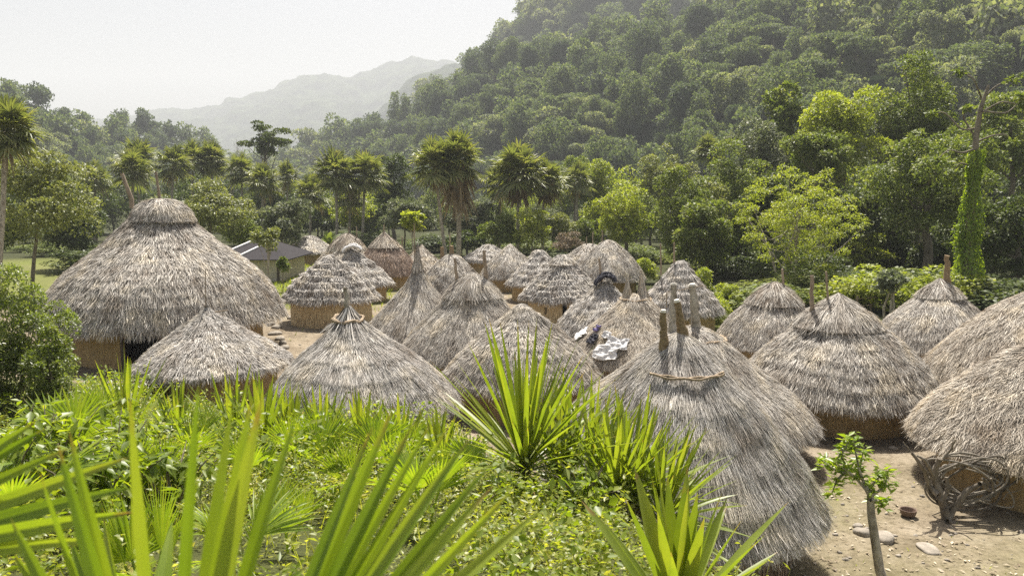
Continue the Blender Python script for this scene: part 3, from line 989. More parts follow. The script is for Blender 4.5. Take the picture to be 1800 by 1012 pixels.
H = hut('black_top', 'hut with black cloth draped over its peak, behind the two-horned hut', 1063, 30, 176, 492, 1.02, 'bell', 'thatch_grey', n=13000, seed=59, tiers=8, step=0.04, lump=0.07, L=(0.22, 0.45), W=(0.02, 0.036))
pole(H, 1058, 497, 454, 1053, 0.045)
H = hut('horned', 'tan hut with two straw horns inside a vine ring and clothes drying on it', 1117, 25, 250, 516, 1.06, 'dome', 'thatch_tan', n=19000, seed=62, lump=0.05, L=(0.3, 0.65), W=(0.012, 0.026), wild=0.16)
straw_horn(H, 1103, 536, 485, 0.24, 420)
straw_horn(H, 1131, 532, 477, 0.24, 420, px1=1126)
zr = H['top'] - 0.17
ring_rope(H, zr, roof_radius(H, zr) + 0.06, 'vine_ring', 0.02)
H = hut('verge', 'grey hut with blunt shaded top, last before the bright yellow-green bushes', 1196, 36, 152, 458, 0.98, 'dome', 'thatch_grey', n=10000, seed=65, tiers=7, step=0.07, lump=0.06, L=(0.25, 0.5), W=(0.025, 0.045))
pole(H, 1162, 470, 428, 1161, 0.035)
pole(H, 1185, 462, 426, 1185, 0.04)
H = hut('second_posts', 'hut with two straight bark posts and a thick vine ring, directly behind the nearest hut', 1218, 18.2, 430, 574, 1.02, 'dome', 'thatch', n=26000, seed=68, lump=0.04, L=(0.25, 0.6), W=(0.010, 0.021), wild=0.1, neat=True)
pole(H, 1182, 592, 500, 1184, 0.085, 'palebark', 'crown_post', wob=0.025, flare=0.05, cutend=True)
pole(H, 1224, 584, 501, 1217, 0.085, 'palebark', 'crown_post', wob=0.025, flare=0.05, cutend=True)
pole(H, 1172, 514, 502, 1236, 0.012, 'wood', 'cross_stick')
zr = H['top'] - 0.28
ring_rope(H, zr, roof_radius(H, zr) + 0.05, 'vine_ring', 0.03, cx=0.05)
H = hut('nearest', 'nearest hut, with two bark-wrapped crown posts and a stick bound across its front', 1197, 12.7, 510, 583, 1.15, 'near', 'thatch_grey', n=34000, seed=71, lump=0.035, tiers=7, step=0.03, L=(0.22, 0.55), W=(0.008, 0.017), wild=0.09, wfrac=0.72, lift=(0.012, 0.06), neat=True)
pole(H, 1168, 622, 548, 1166, 0.058, 'wrap', 'crown_post', wob=0.03, flare=0.06, cutend=True, dd=-0.15)
pole(H, 1201, 588, 530, 1190, 0.058, 'wrap', 'crown_post', wob=0.03, flare=0.05, cutend=True)
zr = H['top'] - 0.58
rr = roof_radius(H, zr) + 0.05
sm = MB()
for k in range(2):
    s = np.linspace(-1, 1, 18)
    th = -math.pi / 2 + s * 0.86 + 0.02
    P = np.stack([np.cos(th) * rr * 1.0, np.sin(th) * rr - 0.03 - 0.02 * k, zr + 0.012 * np.sin(s * 9 + k * 3) + 0.03 * s * s - 0.015 * k], -1)
    sm.tube(P, 0.017 + 0.004 * k, 7)
sm.build('bound_stick', M['rope'], H['t'])
ws = MB()
wr = rng(5)
k = 5200
th = wr.uniform(0, 6.283, k)
z0 = wr.uniform(0.25, 1.25, k)
rr2 = H['R'] * 0.76 + (z0 - 0.2) * 0.18
a0 = np.stack([np.cos(th) * rr2, np.sin(th) * rr2, z0], -1)
l0 = wr.uniform(0.2, 0.5, k)
c0 = a0 + np.stack([np.cos(th) * -0.05 * l0, np.sin(th) * -0.05 * l0, -l0], -1) + wr.normal(0, 0.02, (k, 3))
V, F = Roof._ribbon(a0, c0, np.stack([np.cos(th), np.sin(th), 0 * th], -1), wr.uniform(0.012, 0.022, k), wr)
ws.add(V, F).build('wall_thatch', M['thatch_brown'], H['t'], smooth=False)

H = hut('capped', 'hut with overhanging combed cap, its mud wall showing behind the small pruned tree', 1478, 21.2, 334, 520, 0.97, 'bell', 'thatch', n=24000, seed=74, lump=0.055, tiers=9, step=0.028, L=(0.25, 0.5), W=(0.014, 0.028), wild=0.15,
        gaps=((-math.pi / 2 + 0.82, 0.09, -0.3, 1.02),), wfrac=0.77,
        cap=dict(w=0.44, h=0.36, n=4500, prof='bell', L=(0.3, 0.65), tip=0.09, mat='thatch', el=(0.12, 0.3), lift=(0.02, 0.08), dx=-0.05))
pole(H, 1427, 545, 484, 1427, 0.055, 'wood', wob=0.06)
pole(H, 1455, 520, 477, 1452, 0.028, 'wood')
door_posts(H, (-math.pi / 2 + 0.72, -math.pi / 2 + 0.92), 0.77, 1.02, 0.035)
H = hut('shy', 'hut with rounded cap peeping out behind the hut with the overhanging cap', 1362, 28, 196, 496, 1.0, 'bell', 'thatch', n=12000, seed=77, L=(0.3, 0.6), W=(0.018, 0.034), cap=dict(w=0.5, h=0.36, n=1200, mat='thatch', prof='round'))
pole(H, 1377, 500, 473, 1375, 0.04)
H = hut('vine_post', 'hut with one stout straw-wrapped post at its peak, in front of the vine-covered trunk', 1652, 28, 214, 489, 0.88, 'bell', 'thatch', n=15000, seed=80, L=(0.3, 0.6), W=(0.018, 0.034), wild=0.12, lump=0.05, cap=dict(w=0.36, h=0.3, n=1800, prof='bell', L=(0.3, 0.6), el=(0.08, 0.2), tip=0.02))
pole(H, 1665, 497, 449, 1665, 0.10, 'wrap', 'thatched_post', wob=0.04, flare=0.04)
H = hut('edge_upper', 'round hut between the hut with one stout post and the shaggy vine coil hut', 1842, 22, 372, 508, 1.2, 'round', 'thatch_tan', n=18000, seed=83, L=(0.3, 0.65), W=(0.016, 0.03), wild=0.2, lump=0.05)
H = hut('edge_lower', 'shaggy straw hut standing right behind the tangled coil of vines', 1876, 16.2, 470, 600, 1.10, 'round', 'thatch_tan', n=26000, seed=86, L=(0.3, 0.7), W=(0.014, 0.028), wild=0.26, lump=0.07, lift=(0.02, 0.12))


# ------------------------------------------------------------------ cloth on the roofs
def roof_cloth(h, px, py, w, l, mat, label, name='drying_cloth', seed=0, cat='garment', rot=0.0):
    """A crumpled garment lying on the thatch where the line of sight through (px, py) meets the roof."""
    best = None
    for t in np.linspace(0.05, 1.0, 80):
        for th in np.linspace(-math.pi, 0, 90):
            P = h['roof'].pos(np.array([t]), np.array([th]))[0] + np.array([h['x'], h['y'], h['zg'] + h['eave']])
            a, b = ray(px, py)
            q = math.hypot(P[0] / P[1] - a, (P[2] - CAMH) / P[1] - b)
            if best is None or q < best[0]:
                best = (q, t, th, P)
    _, t0, th0, P0 = best
    r = rng(900 + seed)
    n = 22
    u, v = np.meshgrid(np.linspace(-1, 1, n), np.linspace(-1, 1, n), indexing='ij')
    edge = 1 + 0.22 * noise(np.stack([np.cos(np.arctan2(v, u)) * 2, np.sin(np.arctan2(v, u)) * 2, 0 * u + seed], -1), 1.0, 3)
    uu, vv = (u * math.cos(rot) - v * math.sin(rot)) * edge, (u * math.sin(rot) + v * math.cos(rot)) * edge
    R0 = max(0.3, float(np.interp(t0, h['roof'].q, h['roof'].r_) * h['R']))
    th = th0 + uu * w / 2 / R0
    t = np.clip(t0 + vv * l / 2 / h['roof'].len, 0.0, 1.0)
    cr = noise(np.stack([u * 2, v * 2, 0 * u + seed * 2.7], -1), 1.0, 4, seed % 20)
    S = h['roof'].pos(t, th, 0.075 + np.abs(cr) * 0.10)
    Q = h['roof'].pos(t, th, 0.045 + np.abs(cr) * 0.09)
    o = np.array([h['x'], h['y'], h['zg'] + h['eave']]) - P0
    mb = MB().grid(S + o).grid((Q + o)[:, ::-1])
    for sl in ((0, slice(None)), (-1, slice(None)), (slice(None), 0), (slice(None), -1)):
        mb.grid(np.stack([S[sl] + o, Q[sl] + o], 1))
    ob = mb.build(name, M[mat])
    ob.location = tuple(P0)
    return tag(ob, label, cat, 'clothes laid on roofs to dry')


hh = HUTS['horned']
roof_cloth(hh, 1085, 607, 0.62, 0.42, 'white_cloth', 'bright white shirt crumpled on the two-horned hut roof, right of the other washing', 'drying_shirt', 1)
roof_cloth(hh, 1066, 622, 0.75, 0.5, 'white_cloth', 'widest white sheet spread lowest on the roof of the two-horned hut', 'drying_sheet', 2, 'cloth')
roof_cloth(hh, 1024, 590, 0.50, 0.45, 'white_cloth', 'white cloth near the sloping edge of the two-horned hut roof', 'drying_cloth', 3, 'cloth', 0.5)
roof_cloth(hh, 1043, 597, 0.28, 0.36, 'dark_cloth', 'dark rag lying between the white cloths on the two-horned hut', 'drying_rag', 4)
roof_cloth(hh, 1051, 580, 0.16, 0.24, 'purple_cloth', 'small purple cloth on the two-horned hut, above the dark rag', 'drying_scarf', 5)
roof_cloth(hh, 1069, 592, 0.26, 0.24, 'white_cloth', 'smallest white cloth, alone below the purple one on the two-horned hut', 'drying_kerchief', 6, 'cloth')
hb = HUTS['black_top']


def peak_cloth(h, px0, px1, py, drop, mat, label, name, seed):
    d = h['y'] - 0.2
    a, b = at(px0, py + drop, d), at(px1, py + drop * 0.5, d)
    r = rng(seed)
    n = 26
    s = np.linspace(0, 1, n)
    c = a + (b - a) * s[:, None]
    c[:, 2] += np.sin(s * math.pi) ** 0.7 * (at(0, py, d)[2] - at(0, py + drop, d)[2]) + r.normal(0, 0.012, n)
    o = a.copy()
    mb = MB()
    for k in range(4):
        q = c - o + np.array([0, (k - 1.5) * 0.13, -abs(k - 1.5) * 0.05]) + noise(np.stack([s * 5, s * 0 + k, s * 0], -1), 1, 3)[:, None] * 0.05
        mb.tube(q, 0.055 + 0.03 * np.sin(s * 7 + k) ** 2, 8)
    ob = mb.build(name, M[mat])
    ob.location = tuple(o)
    return tag(ob, label, 'cloth', 'clothes laid on roofs to dry')


peak_cloth(hb, 1046, 1080, 484, 14, 'dark_cloth', 'black cloth bunched over the peak of the hut behind the two-horned hut', 'black_cloth', 11)
peak_cloth(HUTS['wrapped'], 603, 634, 432, 9, 'white_cloth', 'pale cloth tied around the neck of the hut behind the shaggy tiered hut', 'tied_cloth', 12)

# ------------------------------------------------------------------ low house with a metal roof beyond the yard
d = 59.0
x0 = at(400, 400, d)[0]; x1 = at(528, 400, d)[0]
t = thing('low_house', ((x0 + x1) / 2, d, gz((x0 + x1) / 2, d)), 'low cream house with dark metal roof beyond the grassy yard', 'house')
hw, dp_ = (x1 - x0) / 2, 3.2
mb = MB()
e = 1.6
mb.add([(-hw + .6, -dp_, -.4), (hw - .6, -dp_, -.4), (hw - .6, dp_, -.4), (-hw + .6, dp_, -.4), (-hw + .6, -dp_, e), (hw - .6, -dp_, e), (hw - .6, dp_, e), (-hw + .6, dp_, e)],
       [(0, 1, 5, 4), (1, 2, 6, 5), (2, 3, 7, 6), (3, 0, 4, 7)])
mb.build('wall', M['plaster'], t, smooth=False)


def roof_slab(pts, th=0.06):
    p = np.array(pts, float)
    q = p - np.array([0, 0, th])
    return np.concatenate([p, q]), [(0, 1, 2, 3), (7, 6, 5, 4), (0, 4, 5, 1), (1, 5, 6, 2), (2, 6, 7, 3), (3, 7, 4, 0)]


rm = MB()
ze, zr_ = 1.62, 2.85
rm.add(*roof_slab([(-hw, -dp_ - .5, ze), (hw, -dp_ - .5, ze), (hw - 2.2, 0, zr_), (-hw + 2.2, 0, zr_)]))
rm.add(*roof_slab([(-hw, dp_ + .5, ze), (hw, dp_ + .5, ze), (hw - 2.2, 0.02, zr_ - .004), (-hw + 2.2, 0.02, zr_ - .004)]))
for sx in (-1, 1):
    rm.add([(sx * hw, -dp_ - .5, ze - .01), (sx * hw, dp_ + .5, ze - .01), (sx * (hw - 2.2), 0.01, zr_ - .01), (sx * hw, -dp_ - .5, ze - .07), (sx * hw, dp_ + .5, ze - .07), (sx * (hw - 2.2), 0.01, zr_ - .07)],
           [(0, 1, 2), (5, 4, 3)])
rm.build('roof', M['sheet_roof'], t, smooth=False)
for xa, xb, nm in ((-hw, -hw + 2.2, 'hip_flashing'), (-hw * 0.42, -hw * 0.42 + 2.0, 'roof_flashing')):
    MB().tube([(xa, -dp_ - .5, ze + .03), (xb, -0.1, zr_ + .03)], 0.09, 6).build(nm, M['pale_roof'], t)
MB().tube([(hw - .8, -dp_ - .03, -.3), (hw - .8, -dp_ - .03, 1.5)], 0.09, 6).build('post', M['dark_pole'], t)

# ------------------------------------------------------------------ trees
def crown_points(r, n, rad, puffs, puff_r, flat=1.0, up=0.25, shell=0.72, bottom=-0.75):
    """Leaf positions and outward directions on puffs spread through an ellipsoid of radii rad."""
    rad = np.asarray(rad, float)
    c = nrm(r.normal(size=(puffs * 3, 3)))
    c = c * (r.uniform(0, 1, (len(c), 1)) ** 0.45) * (1 - puff_r * 0.85)
    c = c[c[:, 2] > bottom][:puffs]
    pr = puff_r * r.uniform(0.6, 1.25, len(c))
    wgt = pr ** 2
    k = r.choice(len(c), n, p=wgt / wgt.sum())
    o = nrm(r.normal(size=(n, 3)) + np.array([0, 0, up]))
    q = c[k] + o * (pr[k] * r.uniform(shell, 1.08, n))[:, None] * np.array([1, 1, flat])
    return q * rad, nrm(o + 0.4 * c[k]), c * rad


def crown_mesh(mb, r, centre, rad, n, leaf, puffs=26, puff_r=0.34, flat=0.85, quad=False, aspect=0.55, droop=0.25, up=0.35, shell=0.72, bottom=-0.75):
    P, O, C = crown_points(r, n, rad, puffs, puff_r, flat, up, shell, bottom)
    A = nrm(O * 0.55 + r.normal(0, 0.6, (n, 3)) + np.array([0, 0, -droop]))
    N = nrm(O + np.array([0, 0, 0.7]) + r.normal(0, 0.45, (n, 3)))
    s = leaf * r.uniform(0.6, 1.35, n)
    V, F = leaves(P + centre, A, N, s, s * aspect, 0.2, quad)
    mb.add(V, F)
    return C + centre


def trunk_mesh(r, base_r, top, limbs, lean=(0, 0), fork=0.55, sides=8, wob=0.06):
    """Tapered trunk from the ground up into the crown, with limbs to the given points."""
    mb = MB()
    top = np.asarray(top, float)
    k = 9
    s = np.linspace(0, 1, k)[:, None]
    pts = top * s + np.array([lean[0], lean[1], 0]) * (s * (1 - s)) * 2
    pts[1:-1] += r.normal(0, wob * base_r * 6, (k - 2, 3)) * np.array([1, 1, 0.3])
    pts = np.concatenate([[[0, 0, -0.4]], pts])
    rad = base_r * np.concatenate([[1.5, 1.25], np.linspace(1, 0.4, k - 1)])
    mb.tube(pts, rad, sides)
    for L in limbs:
        f = r.uniform(fork, 0.95)
        i = f * (k - 1)
        a = pts[1 + int(i)]
        m = a + (L - a) * 0.5 + np.array([0, 0, -0.08 * np.linalg.norm(L - a)]) + r.normal(0, 0.05, 3)
        rr = base_r * (0.55 - 0.3 * f)
        mb.tube([a, a * 0.6 + m * 0.4 + r.normal(0, .03, 3), m, L], [rr, rr * 0.85, rr * 0.6, rr * 0.2], 6)
    return mb


TREES = 0


def tree(name, label, px, top, wpx, bot, d, mat='mid', n=4200, leaf=0.26, puffs=30, puff_r=0.28, cat='tree', group=None, bark='bark', tr=None, limbs=7, base_px=None,
         lean=0.0, flat=0.68, aspect=0.55, droop=0.25, depth=1.0, shell=0.8, trunks=1, up=0.75):
    global TREES
    TREES += 1
    r = rng(1000 + TREES)
    c0 = at(px, (top + bot) / 2, d)
    hz = (at(px, top, d)[2] - at(px, bot, d)[2]) / 2
    rx = wpx / 2 / FPX * d
    bx = at(px if base_px is None else base_px, 500, d)[0]
    g = gz(bx, d)
    t = thing(name, (bx, d, g), label, cat, group)
    cen = c0 - np.array([bx, d, g])
    n = n * 1.45
    mb = MB()
    C = crown_mesh(mb, r, cen, (rx, rx * depth, hz), int(n), leaf, puffs, puff_r, flat, False, aspect, droop, up, shell)
    mb.build('crown', M[mat], t)
    tr = tr or max(0.05, hz * 0.045)
    ll = [C[i] for i in r.choice(len(C), min(limbs, len(C)), replace=False)]
    tm = trunk_mesh(r, tr, cen + np.array([0, 0, hz * 0.25]), ll, (lean, 0))
    for k in range(trunks - 1):
        b0 = np.array([r.uniform(-.5, .5) * rx * 0.5, r.uniform(-.4, .4), 0])
        e = C[r.integers(len(C))]
        tm.tube([b0 + (0, 0, -.3), b0 * 1.2 + e * 0.3, b0 * 0.5 + e * 0.65, e], [tr * .8, tr * .7, tr * .5, tr * .2], 7)
    tm.build('trunk', M[bark], t)
    return t


def palm_fans(mb, dead, r, hub, R, n, nseg=20, dead_n=5, open_=(-0.75, 1.25), segw=0.07):
    """Fan leaves round a palm's top: stalk, then a wheel of drooping segments."""
    el = np.linspace(open_[1], open_[0], n) + r.normal(0, 0.12, n)
    az = np.arange(n) * 2.39996 + r.normal(0, 0.15, n)
    P, D, L, W, A, U = [], [], [], [], [], []
    for i in range(n):
        is_dead = i >= n - dead_n
        o = np.array([math.cos(az[i]) * math.cos(el[i]), math.sin(az[i]) * math.cos(el[i]), math.sin(el[i])])
        s = np.cross(o, [0, 0, 1.0]); s /= np.linalg.norm(s) + 1e-6
        up = np.cross(s, o)
        st = R * (0.50 if not is_dead else 0.35) * r.uniform(0.55, 1.25)
        b = hub + o * st
        (dead if is_dead else mb).tube([hub, hub + o * st * 0.5 + np.array([0, 0, 0.02]), b], [R * 0.018, R * 0.014, R * 0.01], 4, False)
        aa = np.linspace(-1.9, 1.9, nseg) + r.normal(0, 0.05, nseg)
        dd = o[None] * np.cos(aa)[:, None] + s[None] * np.sin(aa)[:, None] + up[None] * (0.18 + 0.12 * np.cos(aa))[:, None]
        L_ = R * 0.60 * (0.75 + 0.25 * np.cos(aa * 0.7)) * r.uniform(0.85, 1.1, nseg)
        ar = np.where(is_dead, 0.7, 0.22 + 0.25 * np.abs(np.sin(aa))) * r.uniform(0.7, 1.4, nseg)
        V, F = blades(np.repeat(b[None], nseg, 0), dd, L_, segw * R, ar, r, 3, 0.2, (0.25, 0.8, 1.0, 0.6, 0.05), 0.12, np.repeat(up[None], nseg, 0))
        (dead if is_dead else mb).add(V, F)


NP_ = 0


def fan_palm(label, px, py, rpx, d, base_px=None, n=30, dead=4, skirt=None, name='fan_palm', group='fan palms beyond the huts', tr=0.14, mat='palm', open_=(-1.0, 1.5)):
    global NP_
    NP_ += 1
    n = int(n * (0.95 + 0.55 * ((NP_ * 37) % 10) / 10))
    dead = max(1, int(dead * 0.4))
    r = rng(3000 + NP_)
    c = at(px, py, d)
    bx = at(px if base_px is None else base_px, 500, d)[0]
    g = gz(bx, d)
    t = thing(name, (bx, d, g), label, 'palm', group)
    hub = c - np.array([bx, d, g])
    R = rpx / FPX * d * (0.9 if d >= 84 else 1.0)
    hub = hub - np.array([0, 0, R * 0.12])
    mb, db = MB(), MB()
    palm_fans(mb, db, r, hub, R, n, 18, dead, open_)
    if skirt:                                        # hanging curtain of old fronds along the trunk
        k = 150
        th = r.uniform(0, 6.283, k)
        z = hub[2] - r.uniform(0, 1, k) ** 1.2 * skirt * 0.6
        f = (hub[2] - z) / skirt
        rad = R * 0.5 * (1 - f) + 0.15
        P = np.stack([hub[0] * (z / hub[2]) + np.cos(th) * rad * 0.4, np.sin(th) * rad * 0.4, z], -1)
        D = np.stack([np.cos(th) * 0.5, np.sin(th) * 0.5, -1.0 + 0 * th], -1) + r.normal(0, 0.12, (k, 3))
        V, F = blades(P, D, r.uniform(0.3, 0.55, k) * skirt, r.uniform(0.12, 0.28, k), 0.15, r, 3, 0.2)
        db.add(V, F)
    mb.build('crown', M[mat], t)
    if db.n:
        db.build('dead_fronds', M['deadfrond'], t)
    s = np.linspace(0, 1, 10)[:, None]
    pts = hub * s + np.array([r.normal(0, 0.12), 0, 0]) * np.sin(s * math.pi)
    pts = np.concatenate([[[0, 0, -0.4]], pts])
    MB().tube(pts, tr * np.linspace(1.25, 0.85, 11), 9).build('trunk', M['palebark'], t)
    return t


# palms, from the far edge of the clearing
fan_palm('tall fan palm at the photo edge, standing over the pale olive tree', 8, 222, 68, 44, -10, 40, 3)
fan_palm('fan palm low in front, its hub just above the left of the two temple poles', 232, 292, 48, 84)
fan_palm('fan palm standing between the pale olive tree and the temple poles', 168, 312, 40, 96)
fan_palm('tallest fan palm of the dark grove behind the temple', 243, 272, 42, 100)
fan_palm('dark fan palm right behind the temple, near its second pole', 305, 285, 44, 98)
fan_palm('dark fan palm between the round olive tree and the temple poles', 338, 274, 40, 104)
fan_palm('dark fan palm above the round olive tree', 372, 276, 42, 106)
fan_palm('fan palm below the bare branching tree', 424, 298, 40, 100)
fan_palm('pale topped fan palm under the layered tree', 462, 312, 42, 92)
fan_palm('small fan palm right of the layered tree', 505, 305, 34, 104)
fan_palm('tall palm with a very slim trunk, first of the dark pair by the spire pole', 590, 298, 54, 86, 594, 36, 3)
fan_palm('tall palm with slim double trunk, second of the dark pair by the spire pole', 642, 300, 52, 88, 638, 36, 4)
fan_palm('low dark palm tucked behind the pair of slim-trunked palms', 545, 335, 44, 92)
fan_palm('short shaded palm between the two slim-trunked palms', 614, 340, 40, 96)
fan_palm('leaning palm with the longest bare trunk, yellow skirt on one side', 764, 284, 52, 68, 786, 38, 6)
fan_palm('tallest village palm with thick brown skirt of dead fronds', 803, 274, 56, 69, 806, 42, 6, 5.2, tr=0.2)
fan_palm('bright topped bushy palm behind the dome-topped hut', 912, 296, 58, 76, 910, 40, 6, 3.4)
fan_palm('smaller palm leaning out beside the bright topped bushy palm', 962, 312, 42, 78, 955, 32, 6, 2.6)
fan_palm('rounded palm between the bushy palm and the tallest village palm', 878, 318, 42, 82, 876, 30, 5)
fan_palm('narrow palm between the smaller leaning palm and the yellow-green round tree', 1016, 312, 40, 90, 1014, 30, 4)
fan_palm('young palm standing behind the hut with a blunt shaded top', 1245, 262, 36, 96)
for q in ((598, 360), (636, 372), (644, 372)):
    pass

# broadleaf trees and shrubs
tree('olive_tree', 'pale olive tree with thin trunk, between the leafy bush and the temple', 72, 258, 216, 448, 48, 'olive', 7500, 0.21, 46, 0.26, tr=0.13, base_px=55, limbs=10)
tree('shade_tree', 'dark dense tree behind the pale olive tree', 128, 330, 120, 470, 66, 'dark', 4200, 0.28, 26)
tree('shade_tree', 'dark low tree at the photo edge behind the leafy bush', -5, 330, 130, 470, 58, 'dark', 4200, 0.28, 26)
tree('leafy_bush', 'dense small-leaved bush beside the temple wall', 32, 452, 225, 790, 16.5, 'bushleaf', 20000, 0.07, 70, 0.22, 'bush', tr=0.035, limbs=16, aspect=0.5, trunks=6)
tree('leafy_bush', 'lower side bush growing out of the dense bush, towards the temple wall', 88, 560, 110, 760, 15.6, 'bushleaf', 5500, 0.07, 34, 0.26, 'bush', tr=0.03, limbs=10, aspect=0.5, trunks=4)
tree('layered_tree', 'tree with flat layered dark branches above the palms', 467, 206, 108, 285, 118, 'dark', 3600, 0.34, 26, 0.24, flat=0.28, limbs=14, tr=0.28, droop=0.1)
tree('round_tree', 'rounded olive tree directly behind the temple shoulder', 372, 308, 160, 428, 66, 'olive', 6500, 0.24, 44, 0.28, tr=0.16)
tree('round_tree', 'low dense tree between the rounded olive tree and the low house', 430, 360, 110, 440, 72, 'mid', 3200, 0.26, 26)
tree('spreading_tree', 'open pale tree spreading over the low house', 503, 340, 118, 432, 70, 'greygreen', 4200, 0.30, 24, 0.3, flat=0.6, tr=0.18, bark='palebark', base_px=490)
tree('thin_tree', 'thin young tree standing alone in the grassy yard before the low house', 470, 392, 58, 452, 46, 'olive', 700, 0.20, 14, 0.3, tr=0.075, base_px=472, bark='palebark')
tree('small_shrub', 'small dark shrub between the lone thin tree and the plain grey hut', 497, 448, 22, 482, 50, 'mid', 700, 0.17, 10, 0.4, 'shrub', tr=0.03, limbs=4)
tree('dark_tree', 'tall dark fine-leaved tree between the paired palms and the leaning palm', 694, 262, 76, 400, 98, 'dark', 4600, 0.3, 30, 0.28, tr=0.25)
tree('dark_tree', 'shadowy tree behind the trunks of the paired palms', 560, 345, 90, 425, 104, 'dark', 3000, 0.34, 22)
tree('dark_tree', 'shadowy tree behind the brown spiky hut', 640, 340, 110, 430, 106, 'dark', 3600, 0.34, 24)
tree('dark_tree', 'shadowy low tree behind the low house', 452, 375, 130, 440, 100, 'dark', 3000, 0.34, 22)
tree('grey_tree', 'grey-green tree behind the papaya, left of the leaning palm trunk', 712, 342, 112, 425, 80, 'greygreen', 4600, 0.32, 30, flat=0.6)
tree('grey_tree', 'grey-green tree spreading behind the two tall village palms', 822, 338, 130, 428, 82, 'greygreen', 5200, 0.32, 34, flat=0.6)
tree('papaya_tree', 'bright lime papaya-like tree beside the long spire pole', 725, 371, 52, 408, 62, 'lime', 900, 0.32, 12, 0.34, flat=0.45, tr=0.07, bark='palebark', aspect=0.7)
tree('shade_tree', 'dark shrub in the gap behind the dull grey hut', 812, 405, 90, 450, 78, 'dark', 1800, 0.28, 16)
tree('mixed_shrub', 'green shrub above the pale combed hut', 878, 375, 90, 440, 73, 'mid', 3200, 0.24, 24, cat='shrub')
tree('mixed_shrub', 'yellow flecked shrub above the dome-topped hut', 936, 362, 88, 440, 72, 'lime', 2600, 0.22, 24, cat='shrub')
tree('mixed_shrub', 'dull olive shrub above the slit window hut', 985, 368, 84, 440, 74, 'olive', 2800, 0.22, 24, cat='shrub')
tree('dry_shrub', 'dry brown shrub beside the fan-combed hut', 996, 404, 66, 446, 64, 'brownleaf', 1500, 0.16, 16, cat='shrub')
tree('mixed_shrub', 'deep green shrub between the dry brown shrub and the yellow-green round tree', 1035, 372, 70, 446, 73, 'mid', 2600, 0.24, 20, cat='shrub')
tree('lime_tree', 'yellow-green round tree behind the fan-combed hut', 1100, 314, 116, 440, 70, 'lime', 6200, 0.22, 40, 0.26, tr=0.2)
tree('pale_tree', 'pale yellowish tree behind the yellow-green round tree', 1058, 268, 84, 390, 98, 'lime', 3600, 0.3, 28)
tree('tall_tree', 'tall two-toned tree, dark below and yellow on top, behind the blunt topped hut', 1192, 284, 120, 475, 60, 'mid', 8000, 0.2, 50, 0.22, tr=0.16, trunks=3)
tree('tall_tree', 'slim olive tree between the two-toned tree and the feathery tree', 1262, 300, 90, 470, 62, 'olive', 4600, 0.2, 36, 0.22, tr=0.12, trunks=3)
tree('feathery_tree', 'pale feathery tree with several slim stems and small rounded leaf tufts', 1400, 284, 250, 498, 48, 'lime', 9500, 0.14, 190, 0.10, trunks=7, tr=0.08, limbs=26, bark='palebark', shell=0.5)
tree('tiered_tree', 'tall airy tree with tiers of big leaves behind the feathery tree', 1388, 104, 110, 330, 84, 'mid', 3600, 0.42, 20, 0.26, flat=0.5, tr=0.24, limbs=10)
tree('big_tree', 'large broad tree with dark hollow, right of the tiered airy tree', 1330, 205, 150, 400, 78, 'greygreen', 6500, 0.32, 40, 0.26)
tree('big_tree', 'large bright crowned tree left of the tallest right-hand tree', 1478, 130, 170, 340, 66, 'lime', 9000, 0.27, 50, 0.25, tr=0.35)
tree('big_tree', 'tallest tree on the right, its narrow crown darkest near the dead trunk', 1612, 78, 160, 320, 70, 'mid', 9500, 0.27, 54, 0.24, tr=0.38)
tree('big_tree', 'broad tree with rounded leaf clumps right behind the slim-stemmed cecropia', 1632, 212, 230, 440, 52, 'mid', 13000, 0.22, 66, 0.22, tr=0.32, limbs=14)
tree('big_tree', 'shaded tree behind the feathery tree, filling the gap to the broad tree', 1500, 290, 150, 470, 58, 'dark', 6000, 0.26, 36, tr=0.3)
tree('big_tree', 'tall tree at the edge of the photo behind the dead trunk', 1775, 130, 190, 380, 66, 'mid', 8000, 0.27, 46, 0.25, tr=0.3)
tree('big_tree', 'dark tree at the photo edge, low behind the vine-covered trunk', 1790, 300, 170, 520, 46, 'dark', 7500, 0.22, 44, 0.25, tr=0.25)
tree('understorey_tree', 'bright leafed small tree under the broad tree', 1530, 400, 110, 505, 56, 'lime', 3200, 0.2, 26, 0.28, tr=0.1)
tree('understorey_tree', 'dark leafed small tree between the cecropia and the vine-covered trunk', 1632, 400, 110, 520, 54, 'dark', 4000, 0.22, 28, tr=0.1)
tree('understorey_tree', 'dark small tree in the gap left of the feathery tree', 1290, 400, 100, 500, 60, 'dark', 3600, 0.22, 26, tr=0.1)
tree('understorey_tree', 'dark thicket under the feathery tree', 1405, 430, 190, 520, 53, 'dark', 5200, 0.2, 36, tr=0.1, cat='thicket')
for px, top, wpx, bot, d, m, lb in ((1292, 240, 150, 420, 70, 'mid', 'broad tree between the young palm and the airy tiered tree, over the olive tree'), (1545, 165, 130, 330, 74, 'greygreen', 'grey-green tree wedged between the bright crowned tree and the tallest one'),
                                    (1432, 205, 130, 330, 62, 'mid', 'tree right above the feathery tree, below the bright crowned tree'), (1700, 180, 130, 380, 60, 'mid', 'leafy tree directly behind the bare curving branches'), (1170, 240, 110, 380, 88, 'olive', 'olive tree rising behind the two-toned tree'),
                                    (1240, 340, 130, 480, 56, 'mid', 'bushy tree crowding the slim olive tree'), (1340, 300, 120, 460, 56, 'dark', 'dark tree crowding the feathery tree on its far side'), (1010, 262, 90, 400, 96, 'mid', 'rounded tree behind the narrow palm'),
                                    (1560, 330, 150, 500, 58, 'dark', 'dark tree standing in the shade of the broad tree'), (1700, 330, 150, 510, 56, 'dark', 'dark tree right behind the vine-covered trunk')):
    tree('big_tree', lb, px, top, wpx, bot, d, m, 6000, 0.25, 40, 0.25, tr=0.2)
